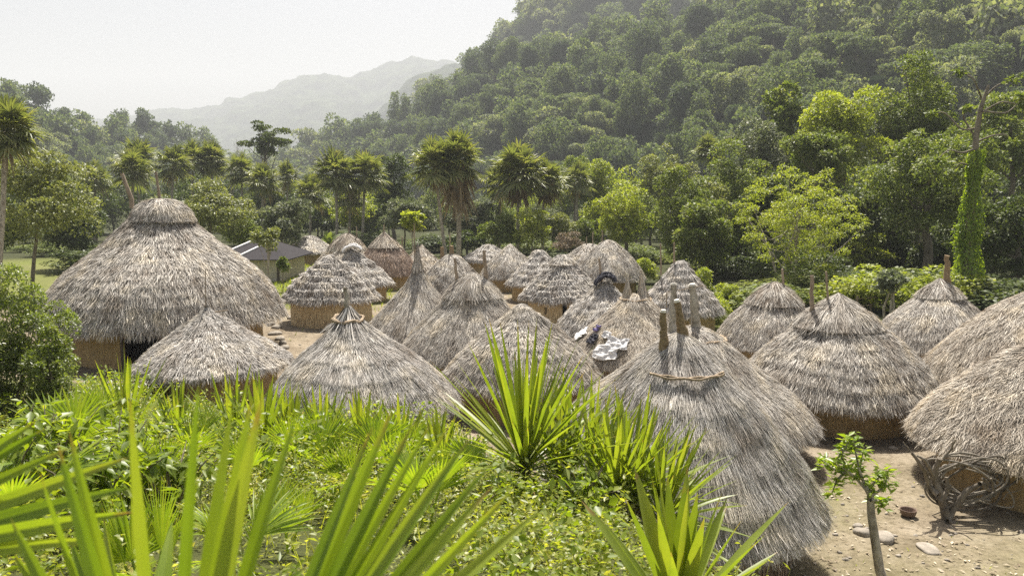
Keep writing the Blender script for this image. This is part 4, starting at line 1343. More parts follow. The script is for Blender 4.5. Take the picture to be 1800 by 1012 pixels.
tree('cecropia_tree', 'small pale cecropia with two slim stems before the dark thicket', 1572, 470, 74, 522, 38, 'greygreen', 620, 0.22, 14, 0.26, tr=0.08, trunks=3, bark='palebark', limbs=8)
for px, top, wpx, bot, d, lb in ((1178, 480, 70, 545, 46, 'bright bush nearest the blunt topped hut'), (1228, 466, 72, 550, 45, 'tallest bright yellow-green bush beside the blunt topped hut'), (1275, 490, 76, 560, 42, 'bright bush in the middle of the yellow-green row'),
                                 (1312, 505, 62, 560, 41, 'bright bush at the end of the row by the rounded cap hut'), (1252, 520, 80, 575, 38, 'lowest bright bush in front of the yellow-green row'), (1135, 452, 60, 500, 55, 'bright bush between the fan-combed hut and the blunt topped hut')):
    tree('bright_bush', lb, px, top, wpx, bot, d, 'lime', 2200, 0.14, 26, 0.3, 'bush', 'bright bushes beside the huts', tr=0.03, limbs=6)

# banana-like plant behind the small huts
for px, py, d, sd_, lb in ((580, 418, 76, 1, 'broad-leaved banana plant behind the hut with the short bound cap'),):
    c = gpt(px, d)
    t = thing('banana_plant', c, lb, 'plant')
    r = rng(40 + sd_)
    k = 11
    az = r.uniform(0, 6.28, k); el = r.uniform(0.7, 1.35, k)
    D = np.stack([np.cos(az) * np.cos(el), np.sin(az) * np.cos(el), np.sin(el)], -1)
    V, F = blades(np.tile([0, 0, 1.2], (k, 1)), D, r.uniform(1.6, 2.6, k), r.uniform(0.45, 0.6, k), 0.35, r, 6, 0.15, (0.1, 0.7, 1, 1, 0.8, 0.1))
    MB().add(V, F).build('leaves', M['mid'], t)
    MB().tube([(0, 0, -.3), (0, 0, 0.8), (0, 0, 1.5)], [0.16, 0.13, 0.08], 8).build('stem', M['palebark'], t)


# bare and vine-covered trees
def bare_branches(r, mb, base, tip, rad, depth, spread=0.6):
    pts = base + (tip - base) * np.linspace(0, 1, 6)[:, None]
    pts[1:-1] += r.normal(0, np.linalg.norm(tip - base) * 0.035, (4, 3))
    mb.tube(pts, np.linspace(rad, rad * 0.45, 6), 6 if depth > 1 else 5)
    if depth == 0:
        return
    for _ in range(3):
        f = r.uniform(0.45, 1.0)
        a = base + (tip - base) * f
        L = np.linalg.norm(tip - base) * r.uniform(0.4, 0.65)
        dr = nrm(((tip - base) / np.linalg.norm(tip - base) + r.normal(0, spread, 3) + np.array([0, 0, 0.25]))[None])[0]
        bare_branches(r, mb, a, a + dr * L, rad * 0.5, depth - 1, spread)


r = rng(77)
c = gpt(408, 112)
t = thing('bare_tree', c, 'leafless grey tree with fine twigs beside the layered tree', 'tree')
mb = MB(); bare_branches(r, mb, np.array([0, 0, 0.]), at(410, 292, 112) - c, 0.10, 3, 0.4)
mb.build('trunk', M['palebark'], t)

d = 43.0
c = gpt(1702, d)
t = thing('vine_covered_tree', c, 'half-dead tall trunk wrapped in yellow-green vines, topped by bare curving branches', 'tree')
L = lambda px, py, dd=0.0: at(px, py, d + dd) - c
mb = MB()
mb.tube([np.array([0, 0, -.4]), L(1702, 430), L(1712, 320), L(1716, 240), L(1724, 190), L(1738, 150)], [0.32, 0.26, 0.2, 0.15, 0.12, 0.07], 10)
r = rng(78)
for pts in (((1714, 262), (1690, 270), (1668, 262), (1650, 278)), ((1718, 225), (1690, 230), (1660, 195), (1640, 202)), ((1728, 180), (1712, 138), (1692, 128)), ((1730, 172), (1752, 150), (1780, 140)),
            ((1722, 200), (1760, 178), (1795, 185)), ((1716, 250), (1745, 238), (1768, 236), (1780, 250)), ((1718, 300), (1690, 285), (1676, 300)), ((1716, 245), (1692, 206), (1700, 190)), ((1726, 196), (1770, 200), (1800, 172))):
    P = np.array([L(a, b, r.normal(0, 0.5)) for a, b in pts])
    s = np.linspace(0, 1, 12)
    Q = np.stack([np.interp(s, np.linspace(0, 1, len(P)), P[:, i]) for i in range(3)], -1)
    Q[1:-1] = (Q[:-2] + 2 * Q[1:-1] + Q[2:]) / 4
    mb.tube(Q, np.linspace(0.06, 0.02, 12), 6)
mb.build('trunk', M['bark'], t)
mb = MB()
n = 5200
z = r.uniform(0, 1, n)
cl = np.stack([np.interp(z, [0, .45, 1], [L(1702, 505)[i], L(1706, 400)[i], L(1716, 262)[i]]) for i in range(3)], -1)
th = r.uniform(0, 6.283, n)
rad = (0.34 + 0.34 * np.abs(np.sin(z * 7 + 1)) + 0.12 * np.sin(th * 3 + z * 9)) * (1.1 - 0.6 * z) * r.uniform(0.75, 1.05, n)
O = np.stack([np.cos(th), np.sin(th), 0 * th], -1)
V, F = leaves(cl + O * rad[:, None], O * 0.5 + np.array([0, 0, -0.9]) + r.normal(0, 0.4, (n, 3)), O + r.normal(0, 0.3, (n, 3)), r.uniform(0.10, 0.2, n), r.uniform(0.08, 0.14, n))
mb.add(V, F)
side = crown_mesh(mb, r, L(1688, 425), (0.42, 0.4, 1.5), 900, 0.16, 14, 0.4)
mb.build('vine_cover', M['fan'], t)
for px, py, w_ in ((1650, 280, 9), (1640, 200, 8), (1692, 126, 12), (1782, 140, 12), (1798, 186, 9), (1778, 252, 8), (1676, 302, 10), (1798, 170, 10), (1700, 190, 7)):
    mb = MB()
    crown_mesh(mb, r, L(px, py), (w_ / FPX * d * 1.3, w_ / FPX * d, w_ / FPX * d * 0.7), 60, 0.26, 6, 0.5)
    mb.build('leaf_tuft', M['mid'], t)

# ------------------------------------------------------------------ forest edge behind the village: each tree its own object
def proto_crown(seed, n, leaf, puffs, puff_r, mat, flat=0.8, rad=(1, 1, 1), quad=True, shell=0.75, bottom=-0.75):
    """A crown about two metres across at the origin, shared by many trees; scale it by the object."""
    r = rng(seed)
    mb = MB()
    crown_mesh(mb, r, np.zeros(3), rad, n, leaf, puffs, puff_r, flat, quad, 0.7, 0.2, 0.4, shell, bottom)
    return mb.mesh('crown', M[mat])


def proto_trunk(seed):
    r = rng(seed)
    return trunk_mesh(r, 0.05, (0.03, 0.02, 1.0), [np.array([r.uniform(-.35, .35), r.uniform(-.35, .35), r.uniform(0.85, 1.3)]) for _ in range(4)], sides=6).mesh('trunk', M['bark'])


EDGE = [(proto_crown(500 + i, 3600, 0.085, 34, 0.27, m), m) for i, m in enumerate(['dark', 'mid', 'greygreen', 'lime', 'dark', 'mid', 'olive'])]
TRK = [proto_trunk(520 + i) for i in range(3)]


def quick_tree(name, label, group, x, y, z, rx, hz, trunk_h, crown_me, r, cat='tree', trunk=True):
    """Tree from shared meshes; trunk_h = height of the crown's centre above the ground."""
    t = thing(name, (x, y, z), label, cat, group, r.uniform(0, 6.28))
    c = link('crown', crown_me, t)
    c.location = (0, 0, trunk_h)
    c.scale = (rx, rx * r.uniform(0.85, 1.15), hz)
    if trunk:
        k = link('trunk', TRK[r.integers(3)], t)
        k.scale = (rx * 1.1, rx * 1.1, trunk_h)
    return t


r = rng(611)
EDGE_LAB = {'dark': 'dark green tree in the forest edge behind the village', 'mid': 'mid green tree in the forest edge behind the village', 'greygreen': 'grey-green tree in the forest edge behind the village',
            'lime': 'yellow-green tree in the forest edge behind the village', 'olive': 'olive toned tree in the forest edge behind the village'}
EDGE_GRP = {'dark': 'dark trees of the forest edge', 'mid': 'mid green trees of the forest edge', 'greygreen': 'grey-green trees of the forest edge', 'lime': 'yellow-green trees of the forest edge', 'olive': 'olive trees of the forest edge'}
# (photo columns, distances, top rows) of the bands of trees
BANDS = [(-260, 620, 104, 150, 292, 340, 40, (0, 4, 1, 0, 4, 6)), (620, 1080, 100, 150, 300, 360, 24, (1, 2, 4, 5, 0, 3)), (1040, 1400, 84, 128, 268, 360, 26, (1, 3, 2, 5, 6, 3)),
         (1380, 2150, 72, 110, 190, 340, 34, (0, 1, 3, 5, 4, 2)), (-420, -40, 50, 90, 250, 340, 8, (0, 1, 6, 4, 6, 1))]
for p0, p1, d0, d1, t0, t1, cnt, kinds in BANDS:
    for i in range(cnt):
        px = p0 + (p1 - p0) * (i + r.uniform(0.1, 0.9)) / cnt
        d = r.uniform(d0, d1)
        top = r.uniform(t0, t1)
        x = ray(px, 500)[0] * d
        z = gz(x, d)
        ht = at(px, top, d)[2] - z
        hz = ht * r.uniform(0.42, 0.5)
        rx = max(2.2, min(ht * r.uniform(0.30, 0.46), 5.5))
        me, m = EDGE[kinds[r.integers(len(kinds))]]
        quick_tree('forest_tree', EDGE_LAB[m], EDGE_GRP[m], x, d, z, rx, hz, ht - hz, me, r)
# low thickets that close the view below the crowns
for p0, p1, d0, d1, t0, t1, cnt, kinds in ((-200, 400, 62, 90, 415, 440, 14, (0, 4, 1)), (560, 1040, 84, 100, 405, 425, 14, (4, 0, 1)), (1000, 1300, 62, 80, 420, 450, 11, (1, 5, 3, 0)), (1270, 1900, 56, 70, 400, 460, 20, (0, 1, 3, 6)), (1640, 2000, 36, 50, 470, 510, 8, (0, 1, 5)), (1345, 1720, 40, 54, 455, 500, 18, (1, 3, 0, 1))):
    for i in range(cnt):
        px = p0 + (p1 - p0) * (i + r.uniform(0.1, 0.9)) / cnt
        d = r.uniform(d0, d1)
        x = ray(px, 500)[0] * d
        z = gz(x, d)
        ht = at(px, r.uniform(t0, t1), d)[2] - z
        me, m = EDGE[kinds[r.integers(len(kinds))]]
        quick_tree('thicket', EDGE_LAB[m].replace('tree in the forest edge', 'bushy thicket under the forest edge'), EDGE_GRP[m].replace('trees', 'thickets'), x, d, z, r.uniform(2.0, 3.4), ht * 0.55, ht * 0.48, me, r, 'thicket', False)

# ------------------------------------------------------------------ forest on the hills
HCROWN = []
for i, (m, fl, pf, pr_, rad) in enumerate([('hillA', 0.75, 22, 0.34, (1, 1, 1)), ('hillB', 0.5, 12, 0.42, (1, 0.8, 0.9)), ('hillC', 0.8, 34, 0.26, (1, 0.9, 1.1)), ('hillA', 0.4, 14, 0.36, (1.1, 1, 0.6)), ('hillC', 0.7, 18, 0.34, (0.75, 0.75, 1.4)), ('hillB', 0.6, 30, 0.24, (1, 1, 1.1)), ('hillA', 0.9, 40, 0.22, (0.8, 0.9, 1.3))]):
    HCROWN.append(proto_crown(700 + i, 5200, 0.078, pf, pr_, m, fl, rad, shell=0.82, bottom=-0.55))


def scatter(S, p0, p1, tries, space, seed, smin=0.02, smax=1.05, zmin=-1.0):
    r = rng(seed)
    out, grid = [], {}
    for _ in range(tries):
        px = r.uniform(p0, p1)
        fd, cd_ = S.foot_d(px), S.crest_d(px)
        # even spread over the ground: farther bands hold more
        s = r.uniform(smin, smax)
        d = fd + s * (cd_ - fd)
        if r.uniform() > d / cd_ / 1.05:
            continue
        x, y = (px - 900) / FPX / cp * d, d
        sp_ = space * r.uniform(0.8, 1.25)
        gx, gy = int(x // space), int(y // space)
        if any((x - a) ** 2 + (y - b) ** 2 < sp_ * sp_ for i in (-2, -1, 0, 1, 2) for j in (-2, -1, 0, 1, 2) for a, b in grid.get((gx + i, gy + j), ())):
            continue
        grid.setdefault((gx, gy), []).append((x, y))
        z = float(S.xyz(np.array([px]), np.array([d]))[0, 2])
        if z > zmin:
            out.append((px, d, x, y, z, s))
    return out


fill = scatter(HILL, 850, 2100, 14000, 6.5, 644, 0.0, 0.75)
r = rng(640)
near = scatter(HILL, 400, 2150, 26000, 9.2, 641)
left = scatter(LEFTHILL, -300, 500, 9000, 7.2, 642)
ridge = scatter(RIDGE, 740, 1500, 3500, 10.5, 643, 0.35)


def hill_tree_spec(px, d, x, y, z, s):
    n = noise(np.array([[x, y, 0.0]]), 60, 3, 12)[0] + r.normal(0, 0.45)
    k = [2, 4, 0, 6, 3, 1, 5][int(np.clip((n + 1) / 2 * 7, 0, 6))]
    rx = r.uniform(4.6, 10.8) * (0.65 if r.uniform() < 0.35 else 1)
    hz = rx * r.uniform(0.7, 1.35)
    return k, rx, hz, hz * r.uniform(0.75, 1.1)


def row_of(x, y, z):
    return 506 + FPX * ((cp * (CAMH - z) - sp * y) / (y * cp - (z - CAMH) * sp)) if False else 506 - FPX * (((z - CAMH) * cp + y * sp) / (y * cp - (z - CAMH) * sp))


cand, rest = [], []
for S, lst in (('hill', near), ('left', left), ('ridge', ridge)):
    for q in lst:
        k = hill_tree_spec(*q)
        if S == 'left':
            k = (k[0], k[1] * 0.66, k[2] * 0.66, k[3] * 0.66)
        top = row_of(q[2], q[3], q[4] + k[2] + k[3])
        seen = -40 < q[0] < 1840 and -20 < top < 345 and q[5] < 1.03 and S != 'ridge'
        (cand if seen else rest).append((k[1] / q[1], S, q, k))
for q in fill:                                            # low growth between the big crowns
    k = hill_tree_spec(*q)
    rest.append((0, 'fill', q, (k[0], k[1] * 0.5, k[2] * 0.5, k[3] * 0.42)))
cand.sort(key=lambda c: -c[0])
KEEP = 150
rest += cand[KEEP:]
HT = {'hillA': 'plain green', 'hillB': 'pale green', 'hillC': 'deep green'}
KM = ['hillA', 'hillB', 'hillC', 'hillA', 'hillC', 'hillB', 'hillA']
for _, S, q, (k, rx, hz, th_) in cand[:KEEP]:
    tone = HT[KM[k]]
    where = 'high' if q[5] > 0.5 else 'low'
    lab = f'{tone} rounded tree in the hazy forest {where} on the steep hillside' if S == 'hill' else f'{tone} rounded tree in the hazy forest on the low hill behind the palms'
    grp = f'{tone} trees {where} on the steep hillside' if S == 'hill' else f'{tone} trees on the low hazy hill'
    quick_tree('hillside_tree', lab, grp, q[2], q[3], q[4], rx, hz, th_, HCROWN[k], r)

# the countless rest of the hill forest reads as one mass
for nm, mats in (('hill_forest', (0, 1, 2)),):
    sets = {0: MB(), 1: MB(), 2: MB()}
    protoV = {}
    for c_ in range(7):
        rr_ = rng(800 + c_)
        P, O, C = crown_points(rr_, 800, (1, 1, 1), 16, 0.36, 0.75, 0.5, 0.82, -0.4)
        A = nrm(O * 0.5 + rr_.normal(0, 0.6, (800, 3)))
        N = nrm(O + np.array([0, 0, 0.7]) + rr_.normal(0, 0.4, (800, 3)))
        protoV[c_] = leaves(P, A, N, 0.18 * rr_.uniform(0.6, 1.3, 800), 0.13, 0.2, True)
    for _, S, q, (k, rx, hz, th_) in rest:
        V, F = protoV[k]
        a = r.uniform(0, 6.28)
        R2 = np.array([[math.cos(a), -math.sin(a), 0], [math.sin(a), math.cos(a), 0], [0, 0, 1]])
        sets[{'hillA': 0, 'hillB': 1, 'hillC': 2}[KM[k]]].add((V @ R2.T) * (rx, rx, hz) + (q[2], q[3], q[4] + th_), F)
    for k, mk in enumerate(('hillA', 'hillB', 'hillC')):
        tag(sets[k].build('hill_forest', M[mk]), kind='stuff')
print('hill trees', len(near), len(left), len(ridge), 'individual', min(KEEP, len(cand)), 'mass', len(rest))

# ------------------------------------------------------------------ plants on the bank in front


def hit(px, py):
    """Where the line of sight through (px, py) meets the ground."""
    a, b = ray(px, py)
    d = np.linspace(1.2, 60, 4000)
    g = ground_z(a * d, d)
    k = np.argmax(CAMH + b * d < g)
    return np.array([a * d[k], d[k], g[k]])


def hit_d(px, d):
    a, _ = ray(px, 506)
    return np.array([a * d, d, gz(a * d, d)])


def yucca(label, base, L, n, w, seed, lo=-0.25, group='sword-leaved yuccas on the bank', arch=0.10, dead=16, lean=(0, 0), name='yucca_plant', els=(1.52, 1.1, 0.55)):
    r = rng(4000 + seed)
    t = thing(name, base, label, 'yucca', group)
    s = (np.arange(n) + 0.5) / n
    el = np.interp(s, [0, 0.45, 0.8, 1], [els[0], els[1], els[2], lo]) + r.normal(0, 0.07, n)
    az = np.arange(n) * 2.39996 + r.normal(0, 0.12, n)
    D = np.stack([np.cos(az) * np.cos(el) + lean[0], np.sin(az) * np.cos(el) + lean[1], np.sin(el)], -1)
    stem = 0.16 * L
    P = np.stack([np.cos(az) * 0.03, np.sin(az) * 0.03, stem + (1 - s) * 0.12 * L], -1)
    V, F = blades(P, D, L * r.uniform(0.78, 1.08, n), w * r.uniform(0.85, 1.15, n), arch * np.interp(s, [0, 1], [0.15, 1.6]) * r.uniform(0.6, 1.5, n), r, 7, 0.16, (0.55, 0.8, 0.97, 1.0, 0.86, 0.5, 0.03), 0.14)
    MB().add(V, F, np.tile(np.repeat(np.linspace(0, 1, 8), 3), n)).build('leaves', M['yucca'], t)
    if dead:
        az = r.uniform(0, 6.283, dead); el = r.uniform(-0.9, -0.05, dead)
        D = np.stack([np.cos(az) * np.cos(el), np.sin(az) * np.cos(el), np.sin(el)], -1)
        P = np.tile([0, 0, stem * 0.9], (dead, 1))
        V, F = blades(P, D, L * r.uniform(0.4, 0.75, dead), w * 0.7, r.uniform(0.1, 0.4, dead), r, 5, 0.3)
        MB().add(V, F).build('dead_leaves', M['deadfrond'], t)
    MB().tube([(0, 0, -0.25), (0, 0, stem), (0, 0, stem + 0.1 * L)], [0.07, 0.06, 0.03], 8).build('stem', M['bark'], t)
    return t


yucca('tallest yucca rosette, with long upright blades over a dark shaded base', hit_d(922, 9.5), 1.75, 110, 0.064, 1, lo=-0.45, els=(1.5, 0.86, 0.35), lean=(0.04, 0.05))
yucca('yucca behind the tallest rosette, leaning towards the nearest hut', hit_d(1046, 9.9), 1.5, 76, 0.058, 2, lean=(0.12, 0), lo=-0.4, els=(1.5, 0.95, 0.4))
yucca('yucca squeezed between the tallest rosette and the one leaning to the nearest hut', hit_d(990, 9.9), 1.45, 70, 0.058, 6, lo=-0.4, els=(1.5, 0.9, 0.4))
yucca('low yucca in front of the leaning one, half in shade', hit_d(1086, 9.1), 1.15, 60, 0.058, 7, lo=-0.4, els=(1.45, 0.9, 0.4))
yucca('flowering-weed covered yucca between the tallest rosette and the nearest hut', hit_d(1118, 9.3), 1.3, 66, 0.058, 3, lean=(0.15, 0), els=(1.5, 0.95, 0.4))
yucca('yucca with short broad blades directly before the nearest hut', hit_d(1176, 8.8), 1.15, 54, 0.062, 4, lean=(0.2, 0))
yucca('young yucca with the broadest blades, lowest in the picture before the nearest hut', hit_d(1204, 4.7), 1.0, 34, 0.095, 5, lo=0.25, arch=0.05, dead=0)
for i, (px, d, L, lb) in enumerate(((208, 12.5, 1.25, 'yucca before the temple doorway'), (398, 11.5, 1.05, 'yucca nearest the low pinched-roof hut'), (452, 11.0, 1.0, 'yucca between the pinched-roof hut and the leaf-crowned hut'),
                                   (560, 11.0, 0.85, 'low yucca below the middle of the leaf-crowned hut roof'), (632, 10.8, 0.85, 'low yucca in the row, straight below the leaf crown post'), (700, 10.6, 0.8, 'last low yucca of the row, by the mud wall gap'),
                                   (300, 12.5, 0.9, 'small yucca under the eave of the pinched-roof hut'), (505, 11.2, 0.85, 'small yucca in the row under the left eave of the leaf-crowned hut'), (770, 10.2, 0.7, 'small yucca leaning by the tallest rosette'))):
    yucca(lb, hit_d(px, d), L * 1.18, 46, 0.06, 20 + i)


def fan_leaf(mb, hub, o, up, R, r, nseg=22, spread=1.25, join=0.45, w=0.05, droop=0.12, stalk=None):
    """One fan leaf: pleated segments joined near the hub, free towards the tips."""
    o = o / np.linalg.norm(o)
    s = np.cross(o, up); s /= np.linalg.norm(s) + 1e-9
    up2 = np.cross(s, o)
    a = np.linspace(-spread, spread, nseg)
    D = o[None] * np.cos(a)[:, None] + s[None] * np.sin(a)[:, None] + up2[None] * (0.10 * np.abs(a) ** 1.5)[:, None]
    L = R * (0.80 + 0.2 * np.cos(a * 1.1)) * r.uniform(0.9, 1.06, nseg)
    ww = 2 * spread / nseg * R * join * 1.06
    V, F = blades(np.repeat(hub[None], nseg, 0), D, L, ww, droop * r.uniform(0.5, 1.6, nseg), r, 7, 0.30,
                  (0.03, 0.30, 0.60, 0.95, 0.92, 0.66, 0.36, 0.03), 0.03, np.repeat(up2[None], nseg, 0))
    mb.add(V, F, np.tile(np.repeat(np.linspace(0, 1, 8), 3), nseg))
    if stalk is not None:
        m = (hub + stalk) / 2 + np.array([0, 0, 0.08])
        mb.tube([stalk, m, hub], [0.014, 0.011, 0.008], 6)


def fan_plant(label, base, h, R, nl, seed, face=(0, -0.6, 0.5), spreadout=0.5, name='fan_leaf_palm', mat='fan', el=(0.2, 1.35), group='young fan palms on the bank', facing=False):
    r = rng(5000 + seed)
    t = thing(name, base, label, 'palm', group)
    for i in range(nl):
        az = i * 2.4 + r.uniform(-.4, .4)
        e = r.uniform(*el)
        hub = np.array([math.cos(az) * spreadout * h * r.uniform(.5, 1), math.sin(az) * spreadout * h * r.uniform(.5, 1), h * r.uniform(0.7, 1.05)])
        o = np.array([math.cos(az) * math.cos(e), math.sin(az) * math.cos(e), math.sin(e)])
        up = np.array([-math.cos(az) * math.sin(e), -math.sin(az) * math.sin(e), math.cos(e)]) + r.normal(0, 0.25, 3)
        if facing and i % 3 != 2:                          # young fans held upright, still half folded
            o = np.array([r.uniform(-0.45, 0.45), r.uniform(-0.1, 0.35), 1.0])
            up = np.array([r.uniform(-0.7, 0.7), -1.0, 0.2])
        mb = MB()
        fan_leaf(mb, hub, o, up, R * r.uniform(0.8, 1.15), r, 20, r.uniform(0.7, 1.35), droop=r.uniform(0.05, 0.3), stalk=np.array([0, 0, -0.15]))
        mb.build('leaf', M[mat], t)
    return t


for i, (px, d, h, R, nl, lb) in enumerate(((135, 11.5, 0.75, 0.55, 6, 'bright young fan palm before the temple wall, by the leafy bush'), (75, 9.0, 0.7, 0.6, 7, 'fan palm with drooping silvery leaves under the leafy bush'), (530, 9.6, 0.55, 0.62, 6, 'fan palm with tall folded yellow fans below the leaf-crowned hut'),
                                       (492, 6.6, 0.35, 0.32, 3, 'smallest upright yellow fan palm in the weeds below the folded fans'), (690, 9.4, 0.55, 0.55, 7, 'fan palm with shiny drooping leaves left of the tallest yucca'), (745, 7.4, 0.45, 0.5, 6, 'low fan palm with pale bent leaves in front of the tallest yucca'),
                                       (590, 8.0, 0.4, 0.42, 5, 'low fan palm between the folded fans and the pale bent leaves'), (330, 10.4, 0.55, 0.5, 6, 'fan palm half hidden in weeds below the pinched-roof hut'), (420, 8.4, 0.45, 0.45, 5, 'fan palm below the yucca nearest the pinched-roof hut'),
                                       (240, 8.2, 0.5, 0.5, 6, 'fan palm among the drooping broad leaves'), (20, 6.8, 0.6, 0.6, 6, 'fan palm at the photo edge with long pale spread leaves'), (800, 9.0, 0.4, 0.42, 5, 'low fan palm right under the tallest yucca rosette'),
                                       (400, 5.4, 0.35, 0.5, 6, 'low fan palm in the shade behind the blurred palm blades'), (230, 4.9, 0.40, 0.55, 6, 'fan palm with white shining leaves behind the blurred palm blades'))):
    fan_plant(lb, hit_d(px, d), h * 1.05, R * 1.05, max(3, nl - 1), i, el=(0.45, 1.5), facing=i in (0, 2, 3, 4, 6, 9, 11))


def broad_bush(label, base, h, wd, n, seed, leaf=0.15, mat='broad', group='broad-leaved bushes on the bank'):
    r = rng(6000 + seed)
    t = thing('broad_leaf_bush', base, label, 'bush', group)
    st, lf = MB(), MB()
    k = 16
    az = r.uniform(0, 6.283, k); sp_ = r.uniform(0.1, 1, k) ** 0.6 * wd
    for i in range(k):
        tip = np.array([math.cos(az[i]) * sp_[i], math.sin(az[i]) * sp_[i], h * r.uniform(0.6, 1.05)])
        pts = np.array([[0, 0, -.1], tip * (0.25, 0.25, 0.4), tip * (0.65, 0.65, 0.8), tip])
        st.tube(pts, [0.016, 0.013, 0.009, 0.004], 5)
        m = n // k
        f = r.uniform(0.3, 1.02, m)
        P = np.stack([np.interp(f, [0, .35, .7, 1], pts[:, c]) for c in range(3)], -1)
        a2 = r.uniform(0, 6.283, m)
        o = np.stack([np.cos(a2), np.sin(a2), 0 * a2], -1)
        P = P + o * 0.05
        A = o * 0.8 + np.array([0, 0, -1.0]) * r.uniform(-0.2, 1.3, m)[:, None]
        N = np.cross(np.cross(A, [0, 0, 1.0]), A) * 1.0 + r.normal(0, 0.25, (m, 3))
        s = leaf * r.uniform(0.6, 1.3, m)
        V, F = leaves(P, A, N + np.array([0, 0, .2]), s, s * 0.45, 0.18)
        lf.add(V, F)
    lf.build('leaves', M[mat], t)
    st.build('stems', M['bark'], t)
    return t


for i, (px, d, h, wd, n, lb) in enumerate(((60, 8.0, 1.05, 0.7, 620, 'tall broad-leaved bush with hanging leaves under the leafy bush'), (150, 7.2, 0.95, 0.7, 620, 'broad-leaved bush before the bright young fan palm'), (225, 9.4, 0.85, 0.6, 520, 'broad-leaved bush below the temple doorway'),
                                       (-20, 7.2, 1.2, 0.7, 520, 'broad-leaved bush at the photo edge'), (285, 7.6, 0.7, 0.6, 420, 'low broad-leaved bush in the weeds left of the small upright fan'), (110, 11.0, 1.0, 0.8, 620, 'broad-leaved bush against the lower side of the leafy bush'),
                                       (345, 12.5, 0.8, 0.7, 520, 'broad-leaved bush right below the eave of the pinched-roof hut'), (1030, 8.4, 0.5, 0.5, 260, 'small bush in the dark hollow under the yuccas'),
                                       (255, 11.6, 0.85, 0.7, 520, 'broad-leaved bush against the wall side of the pinched-roof hut'), (430, 12.2, 0.75, 0.65, 480, 'broad-leaved bush between the two yuccas by the pinched-roof hut'), (600, 11.4, 0.6, 0.55, 380, 'low broad-leaved bush hugging the eave of the leaf-crowned hut'),
                                       (185, 10.2, 0.9, 0.7, 520, 'broad-leaved bush shading the fan palm by the temple wall'), (720, 10.2, 0.5, 0.5, 300, 'low broad-leaved bush by the last yucca of the row'))):
    broad_bush(lb, hit_d(px, d), h, wd, n, i)

# ground cover of weeds: nobody could count it
r = rng(70)


def weed_patch(n, K, wd, hlo, hhi, lo, hi, pw, seed, thresh=-1.0, xr=(-17, 5.5), yr=(1.6, 23)):
    """n small weed tufts of K leaves each, as arrays of leaf faces."""
    r = rng(seed)
    x = r.uniform(xr[0], xr[1], n); y = yr[0] + r.uniform(0, 1, n) ** 0.8 * (yr[1] - yr[0])
    s = bank_s(x, y)
    p3 = np.stack([x, y, 0 * x], -1)
    q = noise(p3, 1.6, 3, 5)
    for yx, yy_ in ((1.12, 9.7), (1.5, 9.2), (1.85, 8.7), (0.6, 9.3)):          # bare shade under the big yuccas
        q = np.where(np.hypot(x - yx, y - yy_) < 0.62, -9, q)
    ok = (np.abs(x) < y * 0.72 + 0.6) & (s > -0.5) & (y > 2.3) & (q + r.normal(0, 0.25, n) > thresh)
    x, y, s, q = x[ok], y[ok], s[ok], q[ok]
    n = len(x)
    h = r.uniform(0, 1, n) ** pw * (hhi - hlo) + hlo
    h = h * np.clip(0.75 + 0.6 * q, 0.3, 1.4) * np.clip((s + 0.8) / 1.4, 0.2, 1) * np.interp(x, [-6, -1, 0.5, 3], [1.15, 1.0, 0.6, 0.45])
    i = np.repeat(np.arange(n), K)
    m = n * K
    f = r.uniform(0.05, 1, m) ** 0.7
    a = r.uniform(0, 6.283, m)
    o = np.stack([np.cos(a), np.sin(a), 0 * a], -1)
    rad = wd * r.uniform(0.1, 1, m) * (0.4 + 0.8 * np.sin(np.clip(f, 0, 1) * 2.6)) * np.repeat(r.uniform(0.6, 1.5, n), K)
    P = np.stack([x[i], y[i], ground_z(x, y)[i] + f * h[i]], -1) + o * rad[:, None]
    A = o + np.array([0, 0, 1.0]) * r.uniform(-0.7, 0.9, m)[:, None]
    N = np.array([0, 0, 1.0]) + o * 0.3 + r.normal(0, 0.45, (m, 3))
    sz = np.repeat(r.uniform(lo, hi, n), K) * r.uniform(0.6, 1.3, m) * np.interp(y[i], [3, 8, 20], [0.8, 1.0, 1.35])
    return leaves(P, A, N, sz, sz * np.repeat(r.uniform(0.3, 0.75, n), K), 0.16)


mb = MB()
mb.add(*weed_patch(7000, 26, 0.17, 0.05, 0.26, 0.02, 0.05, 1.0, 701, -0.45))
mb.add(*weed_patch(9000, 40, 0.15, 0.15, 0.72, 0.026, 0.07, 1.2, 702, -0.12))
tag(mb.build('weeds', M['cover']), kind='stuff')
mb = MB()
mb.add(*weed_patch(3000, 42, 0.17, 0.25, 0.95, 0.045, 0.11, 1.3, 703, 0.05, (-17, 1.0)))
tag(mb.build('leafy_weeds', M['broad']), kind='stuff')
mb = MB()
mb.add(*weed_patch(700, 22, 0.15, 0.15, 0.6, 0.03, 0.08, 1.2, 704, -0.3))
tag(mb.build('dry_weeds', M['olive']), kind='stuff')
